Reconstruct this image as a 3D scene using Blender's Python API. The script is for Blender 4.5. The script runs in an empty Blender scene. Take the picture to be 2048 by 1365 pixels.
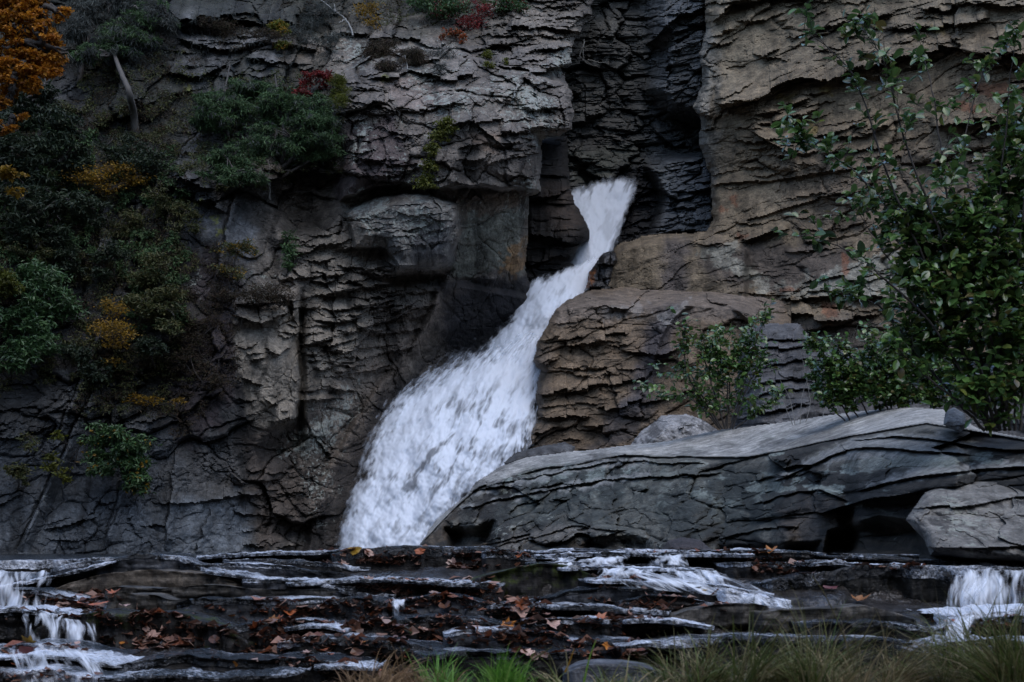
import bpy, math, random
import numpy as np
from mathutils import Vector
from mathutils.bvhtree import BVHTree

# ------------------------------------------------------------------ camera, sky, sun, exposure
F, CX, HY = 2844.0, 1024.0, 1100.0          # focal length in photo pixels, principal column, horizon row
scene = bpy.context.scene
C = scene.collection
cam_d = bpy.data.cameras.new('camera')
cam_d.sensor_width = 36.0
cam_d.lens = 36.0 * F / 2048.0
cam_d.shift_y = (HY - 682.5) / 2048.0
cam_d.clip_start, cam_d.clip_end = 0.1, 2000.0
cam_d.dof.use_dof = True
cam_d.dof.focus_distance = 30.0
cam_d.dof.aperture_fstop = 7.0
cam = bpy.data.objects.new('camera', cam_d)
cam.location = (0, 0, 0)
cam.rotation_euler = (math.pi / 2, 0, 0)
C.objects.link(cam)
scene.camera = cam

SUN_EL, SUN_AZ = math.radians(62), math.radians(155)    # azimuth clockwise from +Y
world = bpy.data.worlds.new('World')
scene.world = world
world.use_nodes = True
wn = world.node_tree
wn.nodes.clear()
wo = wn.nodes.new('ShaderNodeOutputWorld')
wb = wn.nodes.new('ShaderNodeBackground')
ws = wn.nodes.new('ShaderNodeTexSky')
ws.sky_type = 'NISHITA'
ws.sun_disc = False
ws.sun_elevation = SUN_EL
ws.sun_rotation = SUN_AZ
ws.air_density, ws.dust_density, ws.ozone_density = 1.0, 1.0, 1.0
wb.inputs['Strength'].default_value = 0.15
wn.links.new(ws.outputs[0], wb.inputs['Color'])
wn.links.new(wb.outputs[0], wo.inputs['Surface'])
sun_d = bpy.data.lights.new('sun', 'SUN')
sun_d.energy = 0.5
sun_d.angle = math.radians(70)
sun_d.color = (1.0, 0.96, 0.90)
sun = bpy.data.objects.new('sun', sun_d)
sd = Vector((math.sin(SUN_AZ) * math.cos(SUN_EL), math.cos(SUN_AZ) * math.cos(SUN_EL), math.sin(SUN_EL)))
sun.rotation_euler = sd.to_track_quat('Z', 'Y').to_euler()
C.objects.link(sun)
vs = scene.view_settings
vs.view_transform, vs.look, vs.gamma, vs.exposure = 'Standard', 'None', 1.0, 1.22
vs.use_curve_mapping = False
scene.cycles.max_bounces = 6
scene.cycles.transparent_max_bounces = 16
scene.cycles.use_denoising = True

rng = np.random.default_rng(7)
random.seed(7)

# ------------------------------------------------------------------ noise
def _hash(ix, iy, iz, seed):
    with np.errstate(over='ignore'):
        h = (ix.astype(np.int64).astype(np.uint32) * np.uint32(374761393)
             ^ iy.astype(np.int64).astype(np.uint32) * np.uint32(668265263)
             ^ iz.astype(np.int64).astype(np.uint32) * np.uint32(2246822519)
             ^ np.uint32((seed * 3266489917) & 0xffffffff))
        h = (h ^ (h >> np.uint32(15))) * np.uint32(2246822519)
        h = (h ^ (h >> np.uint32(13))) * np.uint32(3266489917)
        return h ^ (h >> np.uint32(16))

def h01(a, b, seed=0):
    a, b = np.broadcast_arrays(np.asarray(a), np.asarray(b))
    return (_hash(a, b, np.zeros_like(a), seed) & np.uint32(0xffffff)).astype(np.float32) / 16777215.0

def perlin(x, y, seed=0):
    x, y = np.broadcast_arrays(np.asarray(x, np.float32), np.asarray(y, np.float32))
    ix, iy = np.floor(x), np.floor(y)
    fx, fy = x - ix, y - iy
    ux, uy = fx * fx * fx * (fx * (fx * 6 - 15) + 10), fy * fy * fy * (fy * (fy * 6 - 15) + 10)
    z = np.zeros_like(ix)
    def g(dx, dy):
        a = (_hash(ix + dx, iy + dy, z, seed) & np.uint32(0xffff)).astype(np.float32) * (2 * math.pi / 65536.0)
        return np.cos(a) * (fx - dx) + np.sin(a) * (fy - dy)
    n0 = g(0, 0) * (1 - ux) + g(1, 0) * ux
    n1 = g(0, 1) * (1 - ux) + g(1, 1) * ux
    return (n0 * (1 - uy) + n1 * uy) * 1.45

def fbm(x, y, oct=4, seed=0, gain=0.5):
    r, a, f = 0.0, 1.0, 1.0
    for i in range(oct):
        r = r + a * perlin(x * f, y * f, seed + i * 17)
        a *= gain
        f *= 2.03
    return r

def sstep(a, b, x):
    t = np.clip((x - a) / (b - a), 0, 1)
    return t * t * (3 - 2 * t)

def sdf(px, py, poly):
    d = np.full(px.shape, 1e9, np.float32)
    ins = np.zeros(px.shape, bool)
    n = len(poly)
    for i in range(n):
        ax, ay = poly[i]
        bx, by = poly[(i + 1) % n]
        ex, ey = bx - ax, by - ay
        wx, wy = px - ax, py - ay
        t = np.clip((wx * ex + wy * ey) / (ex * ex + ey * ey + 1e-9), 0, 1)
        d = np.minimum(d, (wx - ex * t) ** 2 + (wy - ey * t) ** 2)
        if ay != by:
            c = ((ay <= py) & (by > py)) | ((by <= py) & (ay > py))
            ins ^= c & (px < ax + (py - ay) * ex / ey)
    d = np.sqrt(d)
    return np.where(ins, d, -d)

def ptx(px, py, Y):
    return (px - CX) * Y / F

def ptz(px, py, Y):
    return (HY - py) * Y / F

def at(px, py, Y):
    return Vector(((px - CX) * Y / F, Y, (HY - py) * Y / F))

# ------------------------------------------------------------------ object helpers
def tag(o, label=None, cat=None, group=None, kind=None):
    if label: o['label'] = label
    if cat: o['category'] = cat
    if group: o['group'] = group
    if kind: o['kind'] = kind
    return o

def mesh_np(name, verts, faces, smooth=True):
    verts = np.asarray(verts, np.float32)
    faces = np.asarray(faces, np.int32)
    me = bpy.data.meshes.new(name)
    k = faces.shape[1]
    me.vertices.add(len(verts))
    me.vertices.foreach_set('co', verts.ravel())
    me.loops.add(faces.size)
    me.loops.foreach_set('vertex_index', faces.ravel())
    me.polygons.add(len(faces))
    me.polygons.foreach_set('loop_start', np.arange(0, faces.size, k, dtype=np.int32))
    me.polygons.foreach_set('use_smooth', np.full(len(faces), smooth))
    me.update(calc_edges=True)
    me.validate()
    return me

def attr(me, name, arr):
    arr = np.asarray(arr, np.float32)
    if arr.ndim == 2:
        a = me.attributes.new(name, 'FLOAT_COLOR', 'POINT')
        a.data.foreach_set('color', arr.ravel())
    else:
        a = me.attributes.new(name, 'FLOAT', 'POINT')
        a.data.foreach_set('value', arr.ravel())

def obj(name, me, mat=None, parent=None, loc=None):
    o = bpy.data.objects.new(name, me)
    C.objects.link(o)
    if mat is not None and me is not None and len(me.materials) == 0:
        me.materials.append(mat)
    if parent is not None: o.parent = parent
    if loc is not None: o.location = loc
    return o

def empty(name, loc=(0, 0, 0)):
    o = bpy.data.objects.new(name, None)
    o.location = loc
    o.empty_display_size = 0.2
    C.objects.link(o)
    return o

def grid_faces(nr, nc):
    i = np.arange(nr - 1)[:, None] * nc + np.arange(nc - 1)[None, :]
    i = i.ravel()
    return np.stack([i, i + 1, i + nc + 1, i + nc], 1)

# ------------------------------------------------------------------ materials
class NT:
    def __init__(self, name):
        self.m = bpy.data.materials.new(name)
        self.m.use_nodes = True
        self.t = self.m.node_tree
        self.t.nodes.clear()
        self.out = self.n('ShaderNodeOutputMaterial')
    def n(self, typ, **kw):
        nd = self.t.nodes.new(typ)
        for k, v in kw.items(): setattr(nd, k, v)
        return nd
    def l(self, a, b): self.t.links.new(a, b)
    def val(self, sock, v):
        if hasattr(v, 'links') or isinstance(v, bpy.types.NodeSocket): self.l(v, sock)
        else: sock.default_value = v
    def math(self, op, a, b=0.0, c=None, clamp=False):
        nd = self.n('ShaderNodeMath', operation=op, use_clamp=clamp)
        self.val(nd.inputs[0], a); self.val(nd.inputs[1], b)
        if c is not None: self.val(nd.inputs[2], c)
        return nd.outputs[0]
    def mix(self, f, a, b, mode='MIX'):
        nd = self.n('ShaderNodeMix', data_type='RGBA', blend_type=mode)
        self.val(nd.inputs[0], f)
        self.val(nd.inputs[6], a if not isinstance(a, tuple) else (*a[:3], 1))
        self.val(nd.inputs[7], b if not isinstance(b, tuple) else (*b[:3], 1))
        return nd.outputs[2]
    def coord(self, scale=(1, 1, 1)):
        tc = self.n('ShaderNodeTexCoord')
        mp = self.n('ShaderNodeMapping')
        mp.inputs['Scale'].default_value = scale
        self.l(tc.outputs['Object'], mp.inputs['Vector'])
        return mp.outputs[0]
    def noise(self, vec, scale, detail=4, rough=0.55, dist=0.0):
        nd = self.n('ShaderNodeTexNoise')
        self.l(vec, nd.inputs['Vector'])
        nd.inputs['Scale'].default_value = scale
        nd.inputs['Detail'].default_value = detail
        nd.inputs['Roughness'].default_value = rough
        nd.inputs['Distortion'].default_value = dist
        return nd.outputs['Fac']
    def ramp(self, f, stops):
        nd = self.n('ShaderNodeValToRGB')
        e = nd.color_ramp.elements
        while len(e) < len(stops): e.new(0.5)
        for i, (p, c) in enumerate(stops):
            e[i].position = p
            e[i].color = (*c, 1) if len(c) == 3 else c
        self.l(f, nd.inputs[0])
        return nd.outputs[0]
    def range(self, v, a, b, c=0.0, d=1.0):
        nd = self.n('ShaderNodeMapRange')
        self.val(nd.inputs[0], v)
        for i, x in enumerate((a, b, c, d)): nd.inputs[i + 1].default_value = x
        return nd.outputs[0]
    def attr(self, name):
        nd = self.n('ShaderNodeAttribute', attribute_name=name)
        return nd
    def bump(self, h, strength, dist, prev=None):
        nd = self.n('ShaderNodeBump')
        nd.inputs['Strength'].default_value = strength
        nd.inputs['Distance'].default_value = dist
        self.l(h, nd.inputs['Height'])
        if prev is not None: self.l(prev, nd.inputs['Normal'])
        return nd.outputs[0]
    def bsdf(self, **kw):
        b = self.n('ShaderNodeBsdfPrincipled')
        for k, v in kw.items():
            s = b.inputs[k.replace('_', ' ')]
            if isinstance(v, tuple) and len(v) == 3 and s.type == 'RGBA': v = (*v, 1)
            self.val(s, v)
        return b
    def done(self, sh):
        self.l(sh, self.out.inputs['Surface'])
        return self.m

def rock_material(name, fine=1.0):
    """stone: tint/wet and lichen come from the stone's own mineral map, grain and bedding from noise"""
    t = NT(name)
    a = t.attr('tint'); li = t.attr('lichen')
    co = t.coord()
    n1 = t.noise(co, 3.2 * fine, 6, 0.62)
    n2 = t.noise(co, 17 * fine, 5, 0.65)
    bed = t.noise(t.coord((1.0, 1.0, 5)), 1.8 * fine, 6, 0.62, 1.2)
    v = t.math('MULTIPLY', t.range(n1, 0.28, 0.72, 0.42, 1.62), t.range(n2, 0.25, 0.75, 0.45, 1.55))
    v = t.math('MULTIPLY', v, t.range(bed, 0.25, 0.75, 0.82, 1.18))
    col = t.mix(1.0, a.outputs['Color'], v, 'MULTIPLY')
    # crusts of pale lichen and dark algae
    ln = t.noise(co, 6.5 * fine, 7, 0.72, 0.3)
    thr = t.math('SUBTRACT', 0.80, t.math('MULTIPLY', li.outputs['Fac'], 0.42))
    lm = t.math('MULTIPLY', t.math('SUBTRACT', ln, thr), 14, clamp=True)
    lc = t.mix(t.noise(co, 2.1, 3), (0.20, 0.23, 0.20), (0.33, 0.33, 0.29))
    col = t.mix(t.math('MULTIPLY', lm, 0.75), col, lc)
    dn = t.noise(co, 9 * fine, 6, 0.7)
    dm = t.math('MULTIPLY', t.math('SUBTRACT', dn, 0.57), 9, clamp=True)
    col = t.mix(t.math('MULTIPLY', dm, 0.55), col, (0.018, 0.017, 0.016))
    wet = a.outputs['Alpha']
    rough = t.math('SUBTRACT', t.range(n2, 0.3, 0.7, 0.72, 0.92), t.math('MULTIPLY', wet, 0.5))
    nb = t.bump(bed, 0.4, 0.05 / fine)
    nb = t.bump(n2, 0.7, 0.04 / fine, nb)
    b = t.bsdf(Base_Color=col, Roughness=rough, Normal=nb)
    t.val(b.inputs['Specular IOR Level'], t.range(wet, 0, 1, 0.25, 0.5))
    return t.done(b.outputs[0])

M_ROCK = rock_material('cliff_stone')
M_SLAB = rock_material('bank_stone', 1.5)

def wet_ledge_material():
    t = NT('wet_ledge_stone')
    a = t.attr('tint'); ms = t.attr('moss')
    co = t.coord()
    n1 = t.noise(co, 9, 6, 0.6)
    n2 = t.noise(co, 55, 5, 0.65)
    bed = t.noise(t.coord((2, 2, 30)), 2.2, 5, 0.6, 0.4)
    v = t.math('MULTIPLY', t.range(n1, 0.28, 0.72, 0.25, 1.8), t.range(n2, 0.25, 0.75, 0.4, 1.6))
    v = t.math('MULTIPLY', v, t.range(bed, 0.25, 0.75, 0.6, 1.4))
    col = t.mix(1.0, a.outputs['Color'], v, 'MULTIPLY')
    mn = t.noise(co, 7, 6, 0.7)
    mm = t.math('MULTIPLY', t.math('SUBTRACT', t.math('ADD', mn, t.math('MULTIPLY', ms.outputs['Fac'], 0.45)), 0.86), 8, clamp=True)
    mcol = t.mix(t.noise(co, 60, 4), (0.012, 0.018, 0.006), (0.05, 0.065, 0.014))
    col = t.mix(mm, col, mcol)
    # a running film of water over the flat tops
    film = t.math('MULTIPLY', a.outputs['Alpha'], t.math('SUBTRACT', 1.0, mm))
    film = t.math('MULTIPLY', film, t.range(t.noise(co, 4.5, 4, 0.6), 0.36, 0.5, 0.0, 1.0))
    rough = t.range(film, 0, 1, 0.65, 0.4)
    nb = t.bump(bed, 0.5, 0.02)
    nb = t.bump(n2, 0.6, 0.008, nb)
    rip = t.noise(t.coord((1, 0.4, 1)), 14, 3, 0.55)
    cb = t.bump(rip, 1.0, 0.10)
    b = t.bsdf(Base_Color=col, Roughness=rough, Normal=nb, Coat_Weight=film, Coat_Roughness=0.05, Coat_IOR=1.6, Coat_Normal=cb)
    b.inputs['Specular IOR Level'].default_value = 0.12
    return t.done(b.outputs[0])
M_LEDGE = wet_ledge_material()

def stream_material():
    t = NT('stream_water')
    fo = t.attr('foam_glint')
    co = t.coord()
    rip = t.noise(t.coord((1, 0.5, 1)), 13, 5, 0.62)
    nb = t.bump(rip, 1.0, 0.10)
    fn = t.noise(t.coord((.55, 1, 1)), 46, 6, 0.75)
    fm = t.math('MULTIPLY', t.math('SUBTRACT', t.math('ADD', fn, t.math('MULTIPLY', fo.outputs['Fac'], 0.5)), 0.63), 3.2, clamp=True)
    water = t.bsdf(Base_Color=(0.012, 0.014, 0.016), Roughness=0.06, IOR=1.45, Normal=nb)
    foam_glint = t.bsdf(Base_Color=(0.66, 0.71, 0.80), Roughness=0.4, Normal=nb)  # bluish white serves as froth and as painted sky glints
    mx = t.n('ShaderNodeMixShader')
    t.l(fm, mx.inputs[0]); t.l(water.outputs[0], mx.inputs[1]); t.l(foam_glint.outputs[0], mx.inputs[2])
    return t.done(mx.outputs[0])
M_STREAM = stream_material()

def white_water_material(name='white_water'):
    t = NT(name)
    al = t.attr('cover')
    a = t.attr('tint')
    co = t.coord()
    n = t.noise(co, 7, 5, 0.65)
    nb = t.bump(n, 0.05, 0.06)
    d = t.n('ShaderNodeBsdfDiffuse'); t.l(a.outputs['Color'], d.inputs['Color']); t.l(nb, d.inputs['Normal'])
    tr = t.n('ShaderNodeBsdfTranslucent'); t.l(a.outputs['Color'], tr.inputs['Color']); t.l(nb, tr.inputs['Normal'])
    mx = t.n('ShaderNodeMixShader'); mx.inputs[0].default_value = 0.3
    t.l(d.outputs[0], mx.inputs[1]); t.l(tr.outputs[0], mx.inputs[2])
    tp = t.n('ShaderNodeBsdfTransparent')
    m2 = t.n('ShaderNodeMixShader')
    t.l(al.outputs['Fac'], m2.inputs[0]); t.l(tp.outputs[0], m2.inputs[1]); t.l(mx.outputs[0], m2.inputs[2])
    return t.done(m2.outputs[0])
M_WHITE = white_water_material()

def drop_material():
    t = NT('spray_water')
    b = t.bsdf(Base_Color=(0.82, 0.86, 0.92), Roughness=0.5)
    return t.done(b.outputs[0])
M_DROP = drop_material()

def leaf_material(name, cols, rough=0.5, trans=0.3, spec=0.4):
    t = NT(name)
    g = t.n('ShaderNodeNewGeometry')
    stops = [(i / max(1, len(cols) - 1), c) for i, c in enumerate(cols)]
    col = t.ramp(g.outputs['Random Per Island'], stops)
    n = t.noise(t.coord(), 1.7, 3)
    col = t.mix(1.0, col, t.range(n, 0.3, 0.7, 0.7, 1.35), 'MULTIPLY')
    b = t.bsdf(Base_Color=col, Roughness=rough)
    b.inputs['Specular IOR Level'].default_value = spec
    tr = t.n('ShaderNodeBsdfTranslucent'); t.l(col, tr.inputs['Color'])
    mx = t.n('ShaderNodeMixShader'); mx.inputs[0].default_value = trans
    t.l(b.outputs[0], mx.inputs[1]); t.l(tr.outputs[0], mx.inputs[2])
    return t.done(mx.outputs[0])

def plain_material(name, c1, c2, scale=20, rough=0.8, bump=0.3):
    t = NT(name)
    n = t.noise(t.coord((1, 1, 0.4)), scale, 5, 0.65)
    col = t.mix(n, c1, c2)
    b = t.bsdf(Base_Color=col, Roughness=rough, Normal=t.bump(n, bump, 0.02))
    return t.done(b.outputs[0])
M_BARK = plain_material('dark_bark', (0.018, 0.015, 0.012), (0.06, 0.05, 0.042), 14)
M_GREYBARK = plain_material('brown_grey_bark', (.035, .03, .026), (.10, .088, .075), 14)
M_PALEBARK = plain_material('grey_bark', (0.12, 0.115, 0.10), (0.25, 0.24, 0.22), 14)
M_GROUND = plain_material('leaf_strewn_ground', (0.015, 0.013, 0.010), (0.06, 0.042, 0.028), 3.0, 0.9, 0.8)

# ------------------------------------------------------------------ rock masses (real relief, sampled along the sight lines)
def tps(pts):
    P = np.array(pts, float)
    xy, v = P[:, :2] / 500.0, P[:, 2]
    n = len(P)
    def k(r2): return 0.5 * r2 * np.log(r2 + 1e-9)
    d2 = ((xy[:, None] - xy[None]) ** 2).sum(-1)
    A = np.zeros((n + 3, n + 3))
    A[:n, :n] = k(d2) + np.eye(n) * 0.02
    A[:n, n] = 1; A[:n, n + 1:] = xy
    A[n, :n] = 1; A[n + 1:, :n] = xy.T
    w = np.linalg.solve(A, np.concatenate([v, [0, 0, 0]]))
    def ev(px, py):
        x, y = px / 500.0, py / 500.0
        r = w[n] + w[n + 1] * x + w[n + 2] * y
        for i in range(n):
            r = r + w[i] * k((x - xy[i, 0]) ** 2 + (y - xy[i, 1]) ** 2)
        return r.astype(np.float32)
    return ev

def strata(X, Z, h, w, amp, seed, dip=0.0, tilt=0.5, warp=0.35, crack=0.0):
    """bedded, jointed stone: each bed and block stands out by its own amount, lower lips overhang"""
    zz = Z - dip * X + warp * h * fbm(X / (w * 1.3), Z / (h * 2.5), 3, seed) + 0.06 * h * perlin(X / (w * .12), Z / (h * .4), seed + 5)
    q = zz / h
    q = q + 0.42 * perlin(q * 0.83, q * 0 + 0.5, seed + 3)
    k = np.floor(q); f = q - k
    u = X / w + h01(k, k * 0 + 7, seed) * 9 + 0.25 * perlin(X / w * 1.7, Z / h * 0.6, seed + 9)
    u = u + 0.35 * perlin(u * 0.9, k * 1.37, seed + 4)
    b = np.floor(u); g = u - b
    off = h01(k, b, seed + 1)
    off = off * off
    tl = (h01(k, b, seed + 2) * 1.3 - 0.25) * tilt
    d = off + tl * (0.6 - f) + (h01(k, b, seed + 6) - 0.5) * 0.5 * (g - 0.5)
    if crack:
        e = np.minimum(np.minimum(f, 1 - f) * h, np.minimum(g, 1 - g) * w)
        d = d - crack * np.exp(-(e / (0.05 * h + 0.012)) ** 2)
    return d * amp

def facets(X, Z, w, h, amp, seed, slope=.9, warp=.25):
    """broken faces: tilted planes meeting in sharp re-entrant edges"""
    u = X / w + warp * fbm(X / w * .9, Z / h * .9, 3, seed)
    v = Z / h + warp * fbm(X / w * .9 + 5, Z / h * .9, 3, seed + 1)
    iu, iv = np.floor(u), np.floor(v)
    best = np.full(u.shape, -9.0, np.float32)
    for di in (-1, 0, 1):
        for dj in (-1, 0, 1):
            a, b = iu + di, iv + dj
            cx, cy = a + .15 + .7 * h01(a, b, seed + 2), b + .15 + .7 * h01(a, b, seed + 3)
            dx, dy = u - cx, v - cy
            g1 = (h01(a, b, seed + 4) - .5) * 2 * slope
            g2 = (h01(a, b, seed + 5) - .65) * 2 * slope
            hgt = h01(a, b, seed + 6) * 1.2
            best = np.maximum(best, hgt + g1 * dx + g2 * dy - 1.5 * np.maximum(0, np.maximum(np.abs(dx), np.abs(dy)) - .32))
    return best * amp

def cells(X, Z, w, h, amp, seed, skew=0.0, tilt=.8, crack=.25, warp=.12, keep=1.0):
    """jointed blocks: flat tilted faces with angular outlines, each standing out by its own amount, open joints between"""
    u = X / w + warp * fbm(X / w * 1.1, Z / h * 1.1, 4, seed, .55)
    v = (Z - skew * X) / h + warp * fbm(X / w * 1.1 + 5, Z / h * 1.1, 4, seed + 1, .55)
    iu, iv = np.floor(u), np.floor(v)
    f1 = np.full(u.shape, 9.0, np.float32); f2 = f1.copy(); val = np.zeros(u.shape, np.float32)
    for di in (-1, 0, 1):
        for dj in (-1, 0, 1):
            a, b = iu + di, iv + dj
            cx, cy = a + .1 + .8 * h01(a, b, seed + 2), b + .1 + .8 * h01(a, b, seed + 3)
            dx, dy = u - cx, v - cy
            # per-cell anisotropic metric: straight edges at changing angles
            k = .35 + .9 * h01(a, b, seed + 4)
            sh = (h01(a, b, seed + 8) - .5) * .8
            dd = np.abs(dx + sh * dy) * k + np.abs(dy) * (1.5 - k)
            g1 = (h01(a, b, seed + 5) - .5) * tilt
            g2 = (h01(a, b, seed + 6) - .72) * tilt
            hv = h01(a, b, seed + 7)
            nv = hv * hv * 1.2 * (hv > 1 - keep) + g1 * dx + g2 * dy
            m = dd < f1
            f2 = np.where(m, f1, np.minimum(f2, dd))
            val = np.where(m, nv, val)
            f1 = np.where(m, dd, f1)
    e = (f2 - f1) * min(w, h)
    return amp * (val - crack * np.exp(-(e / (.03 + .03 * h)) ** 2))

def over(px, py, X, pts, amp, up, p=1.5, jag=5.0, seed=0, end=14.0):
    """an overhanging lip along a polyline: swells out towards it, drops straight back below"""
    xs = [q[0] for q in pts]; ys = [q[1] for q in pts]
    L = np.interp(px, xs, ys) + 0.5 * jag * fbm(X * 2.6, X * 0 + seed * 3.1, 4, 90 + seed, .65) + 2.6 * jag * (h01(np.floor(X * 1.9 + .5 * perlin(X * 2, X * 0, seed)), X * 0 + seed, 4) - .5)
    t = (L - py) / up
    fade = sstep(xs[0] - 2, xs[0] + end, px) * (1 - sstep(xs[-1] - end, xs[-1] + 2, px))
    return np.where((t >= 0) & (t < 1), amp * np.clip(1 - t, 0, 1) ** p, 0) * fade

def lips(px, py, X, poly, n, seed, ln=(40, 110), amp=(.2, .5), up=(12, 26), dip=-.08):
    """loose lens-shaped flakes that overhang the bed below them"""
    r = random.Random(seed)
    P = np.array(poly, float)
    x0, y0 = P.min(0); x1, y1 = P.max(0)
    D = np.zeros(px.shape, np.float32)
    gx, gy = px[0, :], py[:, 0]
    k = 0; tries = 0
    while k < n and tries < n * 20:
        tries += 1
        cx, cy = r.uniform(x0, x1), r.uniform(y0, y1)
        if sdf(np.array([cx]), np.array([cy]), poly)[0] < 0: continue
        k += 1
        L = r.uniform(*ln); a = r.uniform(*amp); u = r.uniform(*up) * (.5 + L / 120); sag = r.uniform(-3, 12); dp = dip + r.gauss(0, .12)
        j0, j1 = np.searchsorted(gx, (cx - L / 2, cx + L / 2)); i0, i1 = np.searchsorted(gy, (cy - u - 30, cy + 30))
        if j1 - j0 < 3 or i1 - i0 < 3: continue
        qx, qy = px[i0:i1, j0:j1], py[i0:i1, j0:j1]
        t = (qx - cx) / L + .5
        xx = X[i0:i1, j0:j1]
        ly = cy + dp * (qx - cx) + sag * np.sin(np.pi * t) + 3 * perlin(qx / 9, qx * 0 + k, seed) + 4 * (h01(np.floor(qx / 13 + k * .37), qx * 0 + k, seed) - .5)
        h = (ly - qy) / u
        pk = .3 + .4 * r.random()
        fade = np.clip(np.minimum(t / pk, (1 - t) / (1 - pk)), 0, 1) ** .6
        d = np.where((h >= 0) & (h < 1), np.clip(1 - h, 0, 1) ** r.uniform(.8, 2.0), 0) * a * fade
        D[i0:i1, j0:j1] = np.maximum(D[i0:i1, j0:j1], d)
    return D

def shelf(px, py, X, pts, amp, hs, under=0.2, uw=8.0, jag=3.0, seed=0, end=30.0):
    """a ledge: its top face comes forward above the lip, the front below it is undercut"""
    xs = [q[0] for q in pts]; ys = [q[1] for q in pts]
    L = np.interp(px, xs, ys) + 2 * jag * fbm(X * 1.3, X * 0 + seed * 2.3, 5, 60 + seed, .6) + 2 * jag * (h01(np.floor(X * 2.3 + .5 * perlin(X * 2, X * 0, seed)), X * 0 + seed, 5) - .5)
    fade = sstep(xs[0] - 2, xs[0] + end, px) * (1 - sstep(xs[-1] - end, xs[-1] + 2, px))
    d = amp * np.clip((py - (L - hs)) / hs, 0, 1) ** 1.3
    d = d - under * (py > L) * np.exp(-(py - L) / uw) * sstep(0, 2, py - L)
    return d * fade

ROCKS = {}
BVH_V, BVH_F, BVH_N = [], [], [0]

def rock(name, poly, depth, cell=2.0, roll=(30, 1.5), jag=6.0, jscale=2.5, skirt=3.0, feats=None, detail=None, paint=None,
         mat=None, seed=0, parent=None, flat=False):
    P = np.array(poly, float)
    xs = np.arange(P[:, 0].min() - 12, P[:, 0].max() + 12, cell, dtype=np.float32)
    ys = np.arange(P[:, 1].min() - 12, P[:, 1].max() + 12, cell, dtype=np.float32)
    px, py = np.meshgrid(xs, ys)
    sh = px.shape
    Yb = depth(px, py) if callable(depth) else np.full(sh, depth, np.float32)
    X, Z = ptx(px, py, Yb), ptz(px, py, Yb)
    m_px = Yb / F
    s = sdf(px, py, poly) + jag * fbm(X * jscale, Z * jscale, 4, seed + 300)
    s = s + 0.6 * jag * (h01(np.floor(Z * 4.0 + 0.3 * perlin(X, Z, seed)), Z * 0, seed + 5) - 0.5)
    t = np.clip(s / roll[0], 0, 1)
    Y = Yb + roll[1] * (1 - np.sqrt(np.maximum(0, 1 - (1 - t) ** 2)))
    D = np.zeros(sh, np.float32)
    if feats: D = D + feats(px, py, X, Z)
    if detail: D = D + detail(px, py, X, Z)
    Y = Y - D
    tint = np.ones(sh + (4,), np.float32) * np.array([0.15, 0.14, 0.13, 0.0], np.float32)
    lich = np.zeros(sh, np.float32)
    if paint: tint, lich = paint(px, py, X, Z, tint, lich, D)
    V = np.stack([(px - CX) * Y / F, Y, (HY - py) * Y / F], -1).reshape(-1, 3)
    keep = s > 0
    fa = grid_faces(*sh)
    kf = keep.ravel()
    fa = fa[kf[fa].all(1)]
    # skirt: boundary edges pushed back into the hill
    e = np.concatenate([fa[:, [0, 1]], fa[:, [1, 2]], fa[:, [2, 3]], fa[:, [3, 0]]])
    key = np.minimum(e[:, 0], e[:, 1]).astype(np.int64) * (len(V) + 1) + np.maximum(e[:, 0], e[:, 1])
    uq, idx, cnt = np.unique(key, return_index=True, return_counts=True)
    be = e[idx[cnt == 1]]
    bv = np.unique(be)
    mp = np.full(len(V), -1, np.int64)
    mp[bv] = np.arange(len(bv)) + len(V)
    SV = V[bv].copy()
    SV *= (1 + skirt / SV[:, 1:2])
    sf = np.stack([be[:, 1], be[:, 0], mp[be[:, 0]], mp[be[:, 1]]], 1)
    tt = tint.reshape(-1, 4); ll = lich.ravel()
    V2 = np.concatenate([V, SV]); F2 = np.concatenate([fa, sf])
    T2 = np.concatenate([tt, tt[bv]]); L2 = np.concatenate([ll, ll[bv]])
    used = np.zeros(len(V2), bool); used[F2.ravel()] = True
    rm = np.cumsum(used) - 1
    V2, T2, L2 = V2[used], T2[used], L2[used]
    F2 = rm[F2][:, ::-1]
    me = mesh_np(name, V2, F2, False)
    attr(me, 'tint', T2); attr(me, 'lichen', L2)
    o = obj(name, me, mat or M_ROCK, parent)
    ROCKS[name] = (xs[0], ys[0], cell, np.where(keep, Y, 1e6))
    return o

def ydepth(px, py, names=None):
    best = 1e6
    for n, (x0, y0, c, A) in ROCKS.items():
        if names and n not in names: continue
        i, j = int(round((py - y0) / c)), int(round((px - x0) / c))
        if 0 <= i < A.shape[0] and 0 <= j < A.shape[1]:
            best = min(best, float(A[i, j]))
    return best

def zone(px, py, poly, soft=8.0, amp=10.0, ns=0.02, seed=0):
    x0, y0 = np.min(poly, 0) - 3 * amp - soft
    x1, y1 = np.max(poly, 0) + 3 * amp + soft
    m = (px > x0) & (px < x1) & (py > y0) & (py < y1)
    r = np.zeros(px.shape, np.float32)
    if m.any():
        a, b = px[m], py[m]
        r[m] = sstep(-soft, soft, sdf(a, b, poly) + amp * fbm(a * ns, b * ns, 5, seed, 0.6))
    return r

def put(tint, m, col, k=1.0):
    c = np.array(col if len(col) == 4 else (*col, 0.0), np.float32)
    w = (m * k)[..., None]
    if len(col) == 3: w = np.concatenate([w, w, w, w * 0], -1)
    return tint * (1 - w) + c * w

def streaks(X, Z, seed, fx=1.6, fz=0.16):
    return fbm(X * fx + 0.3 * perlin(X, Z, seed), Z * fz, 4, seed, 0.6)

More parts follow.
